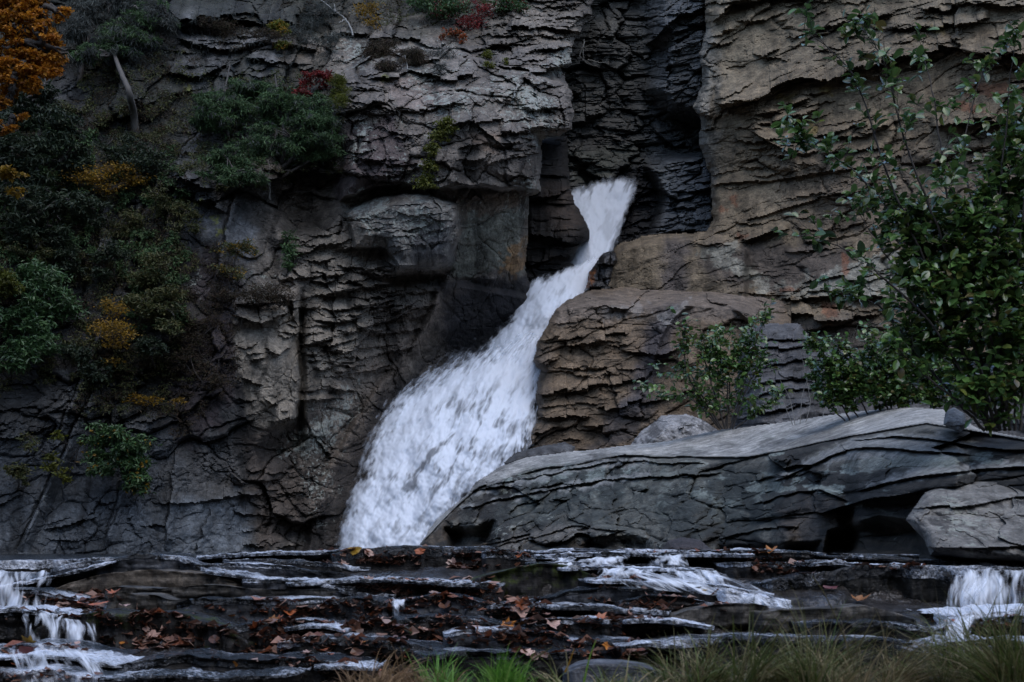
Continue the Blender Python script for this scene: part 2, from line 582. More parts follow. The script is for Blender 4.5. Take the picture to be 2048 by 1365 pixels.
# ================================================================== SETTING
# ---- ground: one sheet to the horizon; the gorge rises on every side, its unseen slopes steepened to block low skylight
def build_ground():
    rad = np.concatenate([np.linspace(0.5, 20, 40), np.geomspace(21, 700, 60)])
    ang = np.linspace(0, 2 * math.pi, 181)
    R, A = np.meshgrid(rad, ang, indexing='ij')
    x, y = R * np.sin(A), R * np.cos(A) + 8
    h = -0.95 + 0.12 * fbm(x * .4, y * .4, 4, 3)
    def up(d, s, cap): return np.clip(d, 0, None) * s
    rise = np.maximum.reduce([up(-y - 5, 1.5, 30), up(-x - 17 - .0 * y, 1.1, 30), up(x - 16, 1.1, 30), up(y - 57, 1.6, 30)])
    rise = 32 * (1 - np.exp(-rise / 24))
    h = h + rise + (rise > 1) * 1.2 * fbm(x * .12, y * .12, 3, 8)
    pool = sstep(12.5, 15, y) * (1 - sstep(52, 56, y)) * (1 - sstep(15, 17, np.abs(x)))
    h = h - 0.5 * pool
    V = np.stack([x, y, h], -1).reshape(-1, 3)
    me = mesh_np('ground', V, grid_faces(*R.shape)[:, ::-1])
    tag(obj('ground', me, M_GROUND), 'dark leaf-strewn floor and unseen light-blocking slopes of the gorge', 'ground', kind='structure')
build_ground()

def build_pool():
    xs = np.linspace(-18, 18, 120); ys = np.linspace(12.6, 50, 120)
    x, y = np.meshgrid(xs, ys)
    z = -0.10 + 0.006 * fbm(x * 2, y * 2, 3, 5)
    me = mesh_np('plunge_pool', np.stack([x, y, z], -1).reshape(-1, 3), grid_faces(*x.shape))
    attr(me, 'foam_glint', np.zeros(x.size))
    tag(obj('plunge_pool', me, M_STREAM), 'dark plunge pool below the waterfall', 'water', kind='structure')
build_pool()

# ---- left cliff and central buttress
def smooth_union(*a): return np.maximum.reduce(a)

DL = tps([(-200, 1150, 33), (-200, 600, 33.5), (-200, 0, 36), (0, 1120, 34.5), (0, 850, 35), (0, 500, 37), (0, 0, 41),
          (180, 1120, 35), (180, 700, 36.2), (180, 350, 38.5), (180, 50, 42), (330, 1120, 35.4), (330, 800, 36.3), (330, 450, 37.6),
          (330, 200, 40), (350, -150, 45), (470, 1120, 36.0), (470, 950, 36.3), (480, 740, 36.6), (580, 740, 37.0), (560, 500, 38.0), (500, 300, 39),
          (520, 100, 42), (560, 1090, 37.3), (640, 1120, 37.8), (640, 900, 38.6), (700, 1000, 38.6), (720, 760, 39.8), (760, 600, 39.6),
          (700, 480, 39.2), (860, 460, 39.3), (860, 650, 41.3), (960, 700, 42.6), (1040, 620, 43.5), (1100, 700, 44), (1000, 470, 40.6), (1060, 470, 41.2),
          (720, 320, 39.4), (900, 320, 39.4), (1040, 330, 40), (740, 180, 40.2), (900, 180, 40.3), (1060, 200, 41), (1140, 220, 42),
          (700, 60, 43.5), (900, 60, 44.2), (700, -150, 48), (1000, -150, 48), (860, 1100, 41), (950, 900, 42.5)])

def left_feats(px, py, X, Z):
    D = np.zeros(px.shape, np.float32)
    o = lambda pts, amp, up, **k: over(px, py, X, pts, amp, up, **k)
    # main buttress block: stands proud with an undercut base
    main = sdf(px, py, [(655, 240), (672, 150), (740, 105), (900, 90), (1010, 132), (1090, 150), (1200, 190), (1200, 268), (1083, 278), (1082, 385),
                        (935, 376), (905, 386), (880, 382), (800, 374), (735, 384), (676, 408), (684, 300)])
    D += 0.9 * sstep(-1, 9, main + 5 * fbm(X * 1.5, Z * 1.5, 3, 44))
    D += 0.5 * sstep(0, 60, main)
    # cap ledge
    D += o([(735, 162), (822, 146), (905, 158), (960, 150)], 0.55, 46, seed=1)
    D += o([(985, 128), (1060, 140), (1110, 138), (1150, 132)], .9, 60, seed=50)
    D += o([(1010, 60), (1090, 52), (1180, 62)], .6, 50, seed=51)
    D += o([(1060, 100), (1120, 92), (1160, 98)], .5, 34, seed=52)
    D += o([(690, 205), (780, 218), (860, 222), (930, 205)], 0.25, 40, seed=2)
    D += o([(1005, 300), (1080, 296)], 0.2, 70, seed=3)
    D += o([(860, 262), (940, 246), (1010, 238)], 0.35, 36, seed=4)
    D += o([(950, 252), (1012, 300)], 0.3, 40, seed=5)
    D += o([(1000, 262), (1075, 258), (1150, 262)], 0.35, 45, seed=6)
    D += o([(700, 318), (800, 335), (900, 328)], 0.16, 40, seed=7)
    # rounded grey block under it
    gb = sdf(px, py, [(690, 425), (760, 388), (860, 384), (915, 410), (922, 470), (906, 528), (862, 540), (795, 534), (770, 500), (705, 500)])
    D += 0.7 * sstep(-2, 34, gb + 6 * fbm(X * 1.2, Z * 1.2, 3, 45)) + 0.6 * sstep(-1, 7, gb + 4 * fbm(X * 1.5, Z * 1.5, 3, 47))
    D += o([(770, 520), (800, 535), (862, 541), (908, 528)], .6, 70, seed=53, jag=2)
    D -= .7 * sstep(-10, 20, sdf(px, py, [(760, 545), (905, 540), (880, 575), (790, 575)]))
    # tan panel
    pn = sdf(px, py, [(780, 380), (1062, 392), (1056, 570), (1060, 640), (800, 700), (780, 560)])
    D += 0.4 * sstep(-30, 30, pn)
    # recess left of the buttress (roof below the hemlocks)
    rc = sdf(px, py, [(545, 310), (690, 300), (680, 400), (640, 470), (585, 470), (540, 400)])
    D -= 1.3 * sstep(-25, 30, rc)
    D += o([(470, 372), (560, 352), (640, 340), (690, 345)], 1.0, 50, seed=8)
    # pale panel and its flakes
    pp = sdf(px, py, [(462, 640), (520, 652), (585, 632), (597, 700), (600, 830), (545, 848), (500, 860), (475, 760)])
    D += 0.2 * sstep(-12, 20, pp)
    D += o([(462, 630), (523, 650), (582, 628)], 0.55, 34, seed=9)
    D += o([(528, 700), (560, 712), (585, 690)], 0.35, 40, seed=10, jag=3)
    D += o([(498, 722), (534, 716)], 0.25, 22, seed=11, jag=2)
    D += o([(480, 757), (530, 770)], 0.2, 16, seed=12, jag=2)
    D += o([(545, 850), (596, 832)], 0.7, 55, seed=13, jag=3)
    D += o([(598, 688), (668, 680)], 0.7, 30, seed=14, jag=3)
    D += o([(480, 610), (560, 600), (600, 600)], 0.3, 30, seed=15)
    # open corner crack
    cr = np.abs(px - (603 + 4 * perlin(Z * .8, Z * 0, 61))) / 7.0
    D -= 0.8 * np.exp(-cr * cr) * sstep(560, 640, py) * (1 - sstep(840, 900, py))
    hollow = sdf(px, py, [(555, 858), (600, 842), (610, 900), (590, 1000), (545, 1010), (520, 900)])
    D -= 0.6 * sstep(-18, 18, hollow)
    # flaky zone lips
    for i, (a, b, c, d, am) in enumerate([(610, 560, 700, 548, .4), (640, 590, 735, 575, .45), (690, 560, 790, 572, .5), (700, 612, 800, 598, .4), (620, 640, 730, 628, .45),
                                          (680, 662, 790, 640, .4), (640, 706, 735, 690, .35), (655, 742, 730, 722, .3), (600, 520, 680, 512, .3), (730, 540, 800, 546, .5),
                                          (770, 620, 845, 600, .4), (610, 470, 700, 455, .3), (700, 640, 770, 660, .3)]):
        D += o([(a, b), ((a + c) / 2, (b + d) / 2 + 8), (c, d)], am, 26, seed=20 + i, jag=4, end=30)
    D += lips(px, py, X, [(600, 470), (700, 490), (880, 560), (840, 640), (720, 770), (620, 830), (605, 640)], 75, 1, (35, 110), (.2, .5))
    D += lips(px, py, X, [(700, 420), (900, 400), (905, 500), (780, 510)], 26, 2, (50, 130), (.06, .16), (8, 16))
    D += lips(px, py, X, [(940, -140), (1190, -140), (1185, 40), (1140, 270), (1085, 290), (1030, 150)], 70, 3, (40, 120), (.2, .5))
    D += lips(px, py, X, [(690, 100), (1080, 150), (1080, 370), (690, 380)], 60, 4, (40, 120), (.1, .34))
    D += lips(px, py, X, [(466, 660), (596, 640), (598, 840), (500, 850)], 12, 5, (20, 50), (.1, .25), (8, 16))
    D += lips(px, py, X, [(340, 20), (640, 60), (640, 330), (360, 420)], 45, 6, (40, 120), (.2, .45))
    D += lips(px, py, X, [(-250, 560), (460, 560), (460, 1110), (-250, 1110)], 40, 7, (40, 130), (.1, .25))
    D += lips(px, py, X, [(480, 860), (640, 860), (620, 1100), (480, 1100)], 24, 8, (30, 70), (.1, .3))
    # leaning slabs and flutes on the lower left wall
    for i, (x0, y0, x1, y1, w, am) in enumerate([(30, 1110, 190, 770, 26, .5), (205, 1100, 270, 880, 18, .3), (120, 860, 240, 560, 30, .5), (330, 1100, 350, 900, 20, .25),
                                                 (300, 640, 350, 360, 26, .5), (430, 560, 470, 380, 22, .4), (180, 560, 240, 260, 30, .5), (240, 560, 275, 400, 20, .35),
                                                 (390, 1110, 420, 1020, 16, .2)]):
        ex, ey = x1 - x0, y1 - y0
        L = math.hypot(ex, ey)
        tt = ((px - x0) * ex + (py - y0) * ey) / L / L
        dd = ((px - x0) * ey - (py - y0) * ex) / L + 6 * perlin(tt * 6, tt * 0 + i, 77)
        fd = sstep(-.05, .12, tt) * (1 - sstep(.88, 1.05, tt))
        D += fd * am * (np.where(dd < 0, np.clip(1 + dd / w, 0, 1), 0) - 0.25 * np.exp(-(dd / 4) ** 2))
    D += o([(385, 410), (420, 405), (450, 420)], .5, 40, seed=40)
    D += o([(340, 350), (390, 372), (430, 380)], .6, 60, seed=41)
    D += o([(400, 1000), (470, 992), (530, 985)], .25, 30, seed=42)
    D += o([(330, 150), (400, 160), (480, 120), (560, 125)], .6, 50, seed=43)
    D += o([(350, 80), (450, 95), (560, 85), (640, 100)], .7, 40, seed=44)
    D += o([(300, 30), (450, 35), (600, 50)], .8, 40, seed=45)
    D += o([(640, 74), (780, 72), (900, 96)], .5, 30, seed=46)
    # diagonal edge of the leaning slab beside the falls
    sl = sdf(px, py, [(870, 575), (905, 560), (1060, 590), (1060, 700), (760, 1120), (600, 1120), (640, 960), (730, 800), (840, 660)])
    D += 0.45 * sstep(-3, 12, sl + 5 * fbm(X * 1.2, Z * 1.2, 3, 46))
    return D

def left_detail(px, py, X, Z):
    smooth = np.maximum.reduce([.75 * zone(px, py, [(870, 575), (905, 540), (1070, 560), (1070, 720), (780, 1130), (620, 1130), (660, 960), (740, 820)], 20, 10, seed=1),
                                .7 * zone(px, py, [(925, 395), (1055, 395), (1050, 560), (910, 560)], 12, 5, seed=2),
                                0.8 * zone(px, py, [(466, 655), (596, 640), (598, 830), (500, 850)], 10, 4, seed=3),
                                0.7 * zone(px, py, [(350, 400), (520, 390), (560, 520), (420, 620), (340, 560)], 25, 15, seed=4),
                                0.75 * zone(px, py, [(-250, 930), (360, 900), (520, 1000), (520, 1140), (-250, 1140)], 40, 20, seed=5),
                                0.15 * zone(px, py, [(700, 410), (910, 400), (900, 525), (800, 520)], 10, 5, seed=6),
                                0.5 * zone(px, py, [(760, 160), (900, 165), (880, 215), (780, 220)], 10, 5, seed=7)])
    flaky = np.maximum.reduce([zone(px, py, [(600, 470), (760, 500), (880, 560), (800, 680), (700, 780), (620, 820)], 20, 10, seed=8),
                               zone(px, py, [(940, -120), (1190, -120), (1190, 60), (1140, 280), (1080, 300), (1040, 150), (960, 110)], 20, 10, seed=9)])
    k = 1 - smooth
    p1 = sstep(-.25, .35, fbm(X * .45, Z * .5, 4, 12))
    p2 = np.maximum(sstep(.0, .45, fbm(X * .6 + 7, Z * .8, 4, 19)), flaky)
    fz = zone(px, py, [(600, 470), (760, 500), (880, 560), (800, 680), (700, 780), (620, 820)], 20, 10, seed=8)
    gz = zone(px, py, [(690, 400), (915, 390), (915, 545), (700, 545)], 15, 8, seed=18)
    kk = (.25 + .75 * k) * (1 - .7 * np.maximum(fz, gz))
    d = k * (1 - .5 * np.maximum(fz, gz)) * cells(X, Z, 2.0, 1.9, .55, 11, skew=.1)
    d += kk * (.4 + .6 * p1) * cells(X, Z, .85, .75, .26, 12, skew=.15, crack=.4)
    d += kk * (.35 + .65 * p2) * cells(X, Z, .36, .26, .11, 13, skew=.12, crack=.45)
    d += kk * p2 * cells(X, Z, .17, .11, .045, 14, skew=.12, crack=.3)
    d += k * flaky * strata(X, Z, .24, .6, 0.16, 15, dip=.10, crack=.2, warp=.9)
    d += k * flaky * strata(X, Z, .10, .34, 0.05, 16, dip=.10, warp=.9)
    d += 0.22 * fbm(X * .5, Z * .4, 3, 15) + 0.07 * fbm(X * 1.7, Z * 1.5, 5, 16, .55)
    return d

def left_paint(px, py, X, Z, T, Li, D):
    n = fbm(X * .5, Z * .5, 5, 31)
    st = streaks(X, Z, 32)
    # blue-grey quartzite, colour darkened to the left for tree shade, browner towards the falls
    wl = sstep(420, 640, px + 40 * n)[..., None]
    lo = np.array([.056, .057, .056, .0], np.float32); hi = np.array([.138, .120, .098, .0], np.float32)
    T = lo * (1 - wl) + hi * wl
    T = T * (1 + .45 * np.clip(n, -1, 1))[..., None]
    z = lambda poly, **k: zone(px, py, poly, **k)
    T = put(T, z([(690, 60), (1150, 100), (1150, 400), (690, 400)], soft=20, amp=15, seed=41), (.140, .124, .108), .7)
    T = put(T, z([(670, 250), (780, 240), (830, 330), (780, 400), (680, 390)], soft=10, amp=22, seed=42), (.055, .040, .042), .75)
    T = put(T, z([(700, 410), (910, 395), (910, 530), (780, 540)], soft=12, amp=12, seed=43), (.125, .122, .112), .9)
    T = put(T, z([(840, 450), (905, 445), (905, 528), (800, 535)], soft=12, amp=16, seed=44), (.05, .052, .058), .6)
    T = put(T, z([(915, 390), (1058, 390), (1055, 470), (915, 470)], soft=10, amp=14, seed=45), (.125, .098, .072), .85)
    T = put(T, z([(925, 430), (1050, 420), (1040, 545), (905, 545)], soft=8, amp=22, ns=.03, seed=46), (.150, .158, .130), .9)
    T = put(T, z([(1010, 495), (1052, 480), (1045, 545), (1000, 545)], soft=3, amp=18, ns=.05, seed=47), (.27, .17, .085), .9)
    T = put(T, z([(880, 560), (1060, 545), (1060, 700), (930, 720), (860, 640)], soft=14, amp=18, seed=48), (.016, .016, .018, .12), .94)
    T = put(T, z([(905, 565), (1000, 575), (960, 660), (850, 700), (860, 600)], soft=20, amp=14, seed=57), (.055, .044, .034), .45)
    T = put(T, z([(820, 620), (900, 600), (700, 950), (600, 1120), (610, 960), (720, 780)], soft=16, amp=18, seed=49), (.120, .098, .078), .8)
    T = put(T, z([(760, 800), (860, 720), (740, 1000), (700, 1130), (600, 1130), (660, 960)], soft=16, amp=18, seed=50), (.024, .021, .019, .12), .9)
    T = put(T, z([(462, 642), (590, 600), (700, 560), (720, 680), (640, 800), (600, 850), (500, 860), (470, 740)], soft=10, amp=16, seed=51), (.225, .200, .160), .9)
    T = put(T, z([(600, 480), (720, 470), (780, 560), (740, 660), (610, 690)], soft=20, amp=20, seed=52), (.200, .180, .148), .85)
    T = put(T, z([(352, 400), (440, 400), (520, 460), (500, 530), (420, 490), (350, 440)], soft=10, amp=18, seed=53), (.130, .135, .138), .85)
    T = put(T, z([(330, 480), (470, 520), (475, 800), (380, 900), (310, 760)], soft=20, amp=30, ns=.03, seed=54), (.036, .027, .028), .8)
    T = put(T, z([(340, 1010), (500, 1000), (500, 1120), (340, 1120)], soft=25, amp=22, seed=55), (.100, .116, .130, .1), .85)
    T = put(T, z([(-260, 860), (340, 880), (360, 1130), (-260, 1130)], soft=40, amp=30, seed=64), (.060, .072, .084), .7)
    T = put(T, z([(480, 870), (600, 860), (610, 1060), (520, 1110), (500, 1000)], soft=15, amp=14, seed=56), (.072, .058, .047), .8)
    T = put(T, z([(370, 23), (560, 60), (560, 170), (400, 180)], soft=15, amp=16, seed=58), (.150, .150, .148), .7)
    T = put(T, z([(760, 160), (830, 158), (890, 175), (880, 215), (800, 215)], soft=8, amp=10, seed=59), (.185, .150, .130), .75)
    T = put(T, z([(940, 270), (1010, 260), (1000, 310), (950, 300)], soft=6, amp=8, seed=60), (.150, .112, .085), .8)
    for i, (a, b) in enumerate([(375, 180), (430, 440), (362, 400), (440, 465), (395, 405), (770, 158)]):
        T = put(T, z([(a - 7, b - 5), (a + 9, b - 7), (a + 7, b + 6), (a - 8, b + 7)], soft=2, amp=6, ns=.08, seed=70 + i), (.22, .23, .06), .8)
    for i, pl in enumerate([[(150, 120), (340, 100), (420, 230), (330, 360), (200, 330)], [(-260, 200), (180, 250), (220, 560), (-260, 720)], [(260, 420), (360, 430), (380, 640), (250, 700)], [(560, -160), (900, -160), (1000, 40), (760, 60), (600, 110)],
                              [(400, 120), (680, 140), (690, 320), (420, 330)], [(180, 700), (330, 640), (340, 800), (220, 840)], [(340, -160), (640, -160), (640, 90), (480, 80), (360, 20)], [(-260, -160), (360, -160), (360, 90), (130, 140), (-260, 220)]]):
        T = put(T, z(pl, soft=25, amp=40, ns=.02, seed=80 + i), (.024, .026, .018), .72)
    T = put(T, z([(900, 590), (1070, 555), (1070, 700), (960, 720), (870, 740), (890, 660)], soft=18, amp=16, seed=65), (.012, .012, .014, .1), .85)
    # seep stains running down the face
    T = T * (1 - .55 * sstep(.15, .7, st))[..., None] * np.array([1, 1, 1, 1], np.float32)
    T[..., :3] *= (1 + .35 * sstep(.2, .8, -st))[..., None]
    T[..., :3] *= np.array([.80, .78, .77], np.float32) * (1 - .22 * sstep(480, 200, px) * sstep(940, 820, py) + .25 * sstep(860, 980, py) * sstep(560, 480, px))[..., None]  # left side darkened in the colour, standing in for shade
    Li = 0.30 + .35 * n + .3 * zone(px, py, [(690, 60), (1150, 100), (1100, 400), (690, 540)], soft=30, amp=20, seed=61)
    Li = Li + .35 * zone(px, py, [(560, 900), (720, 760), (700, 900), (640, 1050)], soft=25, amp=25, seed=62)
    Li = Li * (1 - .9 * z([(860, 560), (1070, 545), (1070, 720), (760, 1130), (640, 1130), (800, 760)], soft=20, amp=10, seed=63))
    return T, Li

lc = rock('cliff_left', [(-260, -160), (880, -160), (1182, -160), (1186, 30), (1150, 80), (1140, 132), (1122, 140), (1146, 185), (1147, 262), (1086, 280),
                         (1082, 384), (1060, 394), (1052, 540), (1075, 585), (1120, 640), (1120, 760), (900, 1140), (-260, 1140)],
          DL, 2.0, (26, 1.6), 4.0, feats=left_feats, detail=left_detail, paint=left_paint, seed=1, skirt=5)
tag(lc, 'tall grey layered cliff left of the waterfall', 'cliff', kind='structure')

# ---- dark back wall of the slot
def gorge_feats(px, py, X, Z):
    D = np.zeros(px.shape, np.float32)
    lobe = sdf(px, py, [(1300, -80), (1440, -80), (1440, 250), (1330, 240), (1290, 180), (1310, 90), (1290, 40)])
    D += 2.2 * sstep(-6, 40, lobe + 6 * fbm(X, Z, 3, 4))
    lowr = sdf(px, py, [(1285, 330), (1340, 310), (1440, 300), (1440, 480), (1290, 480), (1320, 400)])
    D += 1.8 * sstep(-4, 20, lowr)
    D += over(px, py, X, [(1290, 90), (1360, 30), (1430, 0)], .8, 60, seed=2)
    D += over(px, py, X, [(1300, 80), (1350, 60), (1420, 40)], .4, 30, seed=5)
    D += over(px, py, X, [(1130, 240), (1190, 236), (1215, 225)], .7, 60, seed=3)
    D += over(px, py, X, [(1300, 250), (1350, 300), (1420, 270)], .6, 60, seed=4)
    slot = sdf(px, py, [(1185, -80), (1290, -80), (1280, 23), (1200, 60), (1160, 130), (1150, 90)])
    D -= 1.6 * sstep(-10, 40, slot)
    return D
def gorge_detail(px, py, X, Z):
    zz = Z + .12 * np.cos((X - 5) * 1.1) - .1 * X
    d = cells(X, zz, 2.0, 1.2, .7, 21, crack=.3) + cells(X, zz, .8, .3, .25, 25, crack=.3)
    d += strata(X, zz, .24, 1.2, .22, 22, crack=.3, warp=.5)
    d += strata(X, zz, .10, .7, .08, 23, warp=.5)
    return d + .3 * fbm(X * .5, Z * .4, 4, 24)
def gorge_paint(px, py, X, Z, T, Li, D):
    n = fbm(X * .5, Z * .5, 5, 33)
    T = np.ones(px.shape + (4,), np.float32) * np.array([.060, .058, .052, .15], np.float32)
    T[..., :3] *= (1 + .5 * n)[..., None]
    T = put(T, zone(px, py, [(1290, -80), (1440, -80), (1440, 480), (1280, 480), (1300, 200)], 14, 10, seed=3), (.088, .092, .094, .15), .85)
    T = put(T, zone(px, py, [(1330, 320), (1440, 305), (1440, 480), (1320, 480)], 10, 8, seed=9), (.105, .115, .125, .2), .8)
    T = put(T, zone(px, py, [(1140, 300), (1270, 290), (1270, 370), (1140, 370)], 10, 12, seed=4), (.075, .078, .062, .3), .6)
    T = put(T, zone(px, py, [(1300, 340), (1350, 330), (1330, 400), (1300, 470), (1280, 440)], 5, 14, ns=.05, seed=5), (.13, .135, .13, .3), .6)
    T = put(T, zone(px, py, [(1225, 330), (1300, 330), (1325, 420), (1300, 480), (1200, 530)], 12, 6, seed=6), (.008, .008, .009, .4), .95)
    return T, .15 + .25 * n
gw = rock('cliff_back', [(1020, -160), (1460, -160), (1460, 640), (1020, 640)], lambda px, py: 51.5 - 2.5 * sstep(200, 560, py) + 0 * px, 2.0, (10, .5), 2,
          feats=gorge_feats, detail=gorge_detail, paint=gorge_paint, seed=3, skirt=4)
tag(gw, 'dark finely layered rock wall closing the slot above the upper fall', 'cliff', kind='structure')

# ---- dark rounded rock bulging into the slot left of the upper fall
def dark_paint(px, py, X, Z, T, Li, D):
    n = fbm(X * .8, Z * .8, 5, 35)
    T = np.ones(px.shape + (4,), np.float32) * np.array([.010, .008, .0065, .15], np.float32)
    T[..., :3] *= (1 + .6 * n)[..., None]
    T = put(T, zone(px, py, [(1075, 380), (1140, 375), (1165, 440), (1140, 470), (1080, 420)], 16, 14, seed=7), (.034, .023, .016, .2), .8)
    return T, .05 + .1 * n
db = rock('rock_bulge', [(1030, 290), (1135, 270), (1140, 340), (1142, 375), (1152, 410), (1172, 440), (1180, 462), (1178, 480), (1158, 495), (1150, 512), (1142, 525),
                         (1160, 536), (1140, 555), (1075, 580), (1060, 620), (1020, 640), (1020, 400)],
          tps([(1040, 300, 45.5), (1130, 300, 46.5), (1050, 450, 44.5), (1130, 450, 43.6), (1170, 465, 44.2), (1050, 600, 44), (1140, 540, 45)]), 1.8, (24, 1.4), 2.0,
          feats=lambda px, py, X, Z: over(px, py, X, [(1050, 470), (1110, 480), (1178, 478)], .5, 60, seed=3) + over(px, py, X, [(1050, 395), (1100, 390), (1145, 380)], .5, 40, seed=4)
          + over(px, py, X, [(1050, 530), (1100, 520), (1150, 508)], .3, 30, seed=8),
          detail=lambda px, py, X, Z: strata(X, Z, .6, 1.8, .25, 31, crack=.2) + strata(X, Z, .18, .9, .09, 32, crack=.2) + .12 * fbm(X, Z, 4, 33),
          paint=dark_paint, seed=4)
tag(db, 'dark wet rounded rock bulging beside the upper fall', 'rock')

# ---- right cliff
DR = tps([(1400, -150, 47), (1420, 0, 45.5), (1420, 300, 43.6), (1420, 460, 42.8), (1220, 520, 43.6), (1230, 600, 43), (1300, 600, 42.3), (1420, 600, 41.6),
          (1600, -150, 46), (1650, 0, 44), (1650, 300, 42.2), (1650, 480, 41.2), (1650, 650, 39.5), (1650, 850, 38.5), (1900, 0, 42.5), (1900, 300, 40.5), (1900, 600, 38.8), (1900, 850, 37.5),
          (2250, -100, 41), (2250, 400, 38), (2250, 850, 36), (1450, 850, 40), (2620, -100, 39), (2620, 400, 36.5), (2620, 850, 35)])
def right_feats(px, py, X, Z):
    D = np.zeros(px.shape, np.float32)
    o = lambda pts, amp, up, **k: over(px, py, X, pts, amp, up, **k)
    D += o([(1425, 44), (1464, 14), (1540, 0), (1660, -20)], .8, 60, seed=1)
    D += o([(1430, 207), (1513, 199), (1562, 170), (1603, 156), (1650, 166)], 1.0, 75, seed=2, jag=3)
    D += o([(1518, 118), (1562, 98)], .4, 22, seed=3, jag=2)
    D += o([(1440, 62), (1475, 60)], .3, 26, seed=4, jag=2)
    D += o([(1640, 168), (1718, 138), (1809, 106), (1880, 96), (1990, 112), (2100, 110)], .9, 70, seed=5)
    D += o([(1500, 258), (1545, 285), (1588, 308), (1600, 300)], .65, 46, seed=6, jag=3)
    D += o([(1540, 248), (1590, 238), (1640, 216)], .5, 30, seed=7, jag=3)
    D += o([(1505, 232), (1560, 222), (1625, 196)], .35, 18, seed=8, jag=2)
    D += o([(1655, 266), (1700, 256), (1738, 242)], .35, 24, seed=9, jag=2)
    D += o([(1640, 312), (1720, 300), (1770, 290)], .3, 24, seed=10)
    D += o([(1412, 373), (1538, 362), (1640, 346), (1760, 330)], .22, 40, seed=11, jag=2)
    D += o([(1490, 443), (1560, 420), (1640, 395), (1740, 380)], .22, 34, seed=12, jag=2)
    D += o([(1480, 484), (1530, 468), (1580, 455)], .55, 26, seed=13, jag=2)
    D += o([(1860, 248), (1930, 240), (2010, 238), (2100, 230)], .7, 44, seed=14)
    D += o([(1770, 60), (1830, 46), (1900, 52), (1980, 40)], .6, 40, seed=15)
    D += o([(1720, 44), (1790, 30)], .5, 30, seed=16)
    D += o([(1840, 23), (1960, 8), (2060, 14)], .5, 34, seed=17)
    D += o([(1560, 606), (1620, 598), (1690, 590), (1780, 600)], .5, 50, seed=18)
    D += o([(1600, 566), (1680, 556), (1730, 560)], .25, 34, seed=19)
    D += o([(1490, 640), (1580, 632), (1680, 640), (1760, 636)], .4, 26, seed=20)
    D += o([(1392, 232), (1425, 236)], .5, 90, seed=21, end=8)
    D += lips(px, py, X, [(1420, -100), (2200, -140), (2200, 120), (1650, 160), (1440, 200)], 70, 11, (40, 130), (.15, .4), dip=-.15)
    D += lips(px, py, X, [(1480, 200), (1660, 180), (1780, 250), (1640, 320), (1500, 300)], 36, 12, (40, 120), (.2, .45), dip=-.15)
    D += lips(px, py, X, [(1420, 330), (2200, 200), (2200, 640), (1450, 640)], 60, 13, (40, 150), (.08, .22), (8, 18), dip=-.15)
    # bench stepping out at the foot (tan block left)
    b = sdf(px, py, [(1190, 520), (1245, 488), (1300, 472), (1430, 466), (1500, 492), (1500, 700), (1190, 700)])
    D += .8 * sstep(-2, 16, b + 4 * fbm(X, Z, 3, 6))
    return D
def right_detail(px, py, X, Z):
    sm = np.maximum.reduce([.8 * zone(px, py, [(1420, 330), (1650, 340), (1640, 470), (1420, 460)], 20, 10, seed=11), .75 * zone(px, py, [(1215, 480), (1500, 480), (1600, 560), (1450, 600), (1200, 600)], 20, 10, seed=12),
                            .6 * zone(px, py, [(1440, 60), (1520, 40), (1560, 120), (1500, 190), (1430, 190)], 15, 10, seed=13), .7 * zone(px, py, [(1620, 180), (1900, 120), (1900, 230), (1640, 250)], 15, 10, seed=14)])
    k = 1 - sm
    p1 = sstep(-.1, .35, fbm(X * .4, Z * .6, 4, 112))
    p2 = sstep(.05, .4, fbm(X * .5 + 3, Z * .9, 4, 113))
    kk = (.2 + .8 * k) * .75
    d = k * cells(X, Z, 2.8, 1.5, .42, 41, skew=.16)
    d += kk * (.35 + .65 * p1) * cells(X, Z, 1.1, .5, .22, 42, skew=.18, crack=.35)
    d += kk * (.25 + .75 * p2) * cells(X, Z, .5, .2, .10, 43, skew=.18, crack=.4)
    d += kk * p2 * cells(X, Z, .24, .09, .04, 44, skew=.18, crack=.3)
    d += k * p2 * strata(X, Z, .2, .8, .07, 46, dip=.17, warp=.9)
    c = np.abs(fbm(X * .35 + 2.3, (Z - .15 * X) * 1.1, 4, 48))
    d -= .04 * np.exp(-(c / .015) ** 2)
    return d + .22 * fbm(X * .45, Z * .4, 3, 45) + .06 * fbm(X * 1.8, Z * 1.8, 4, 46)
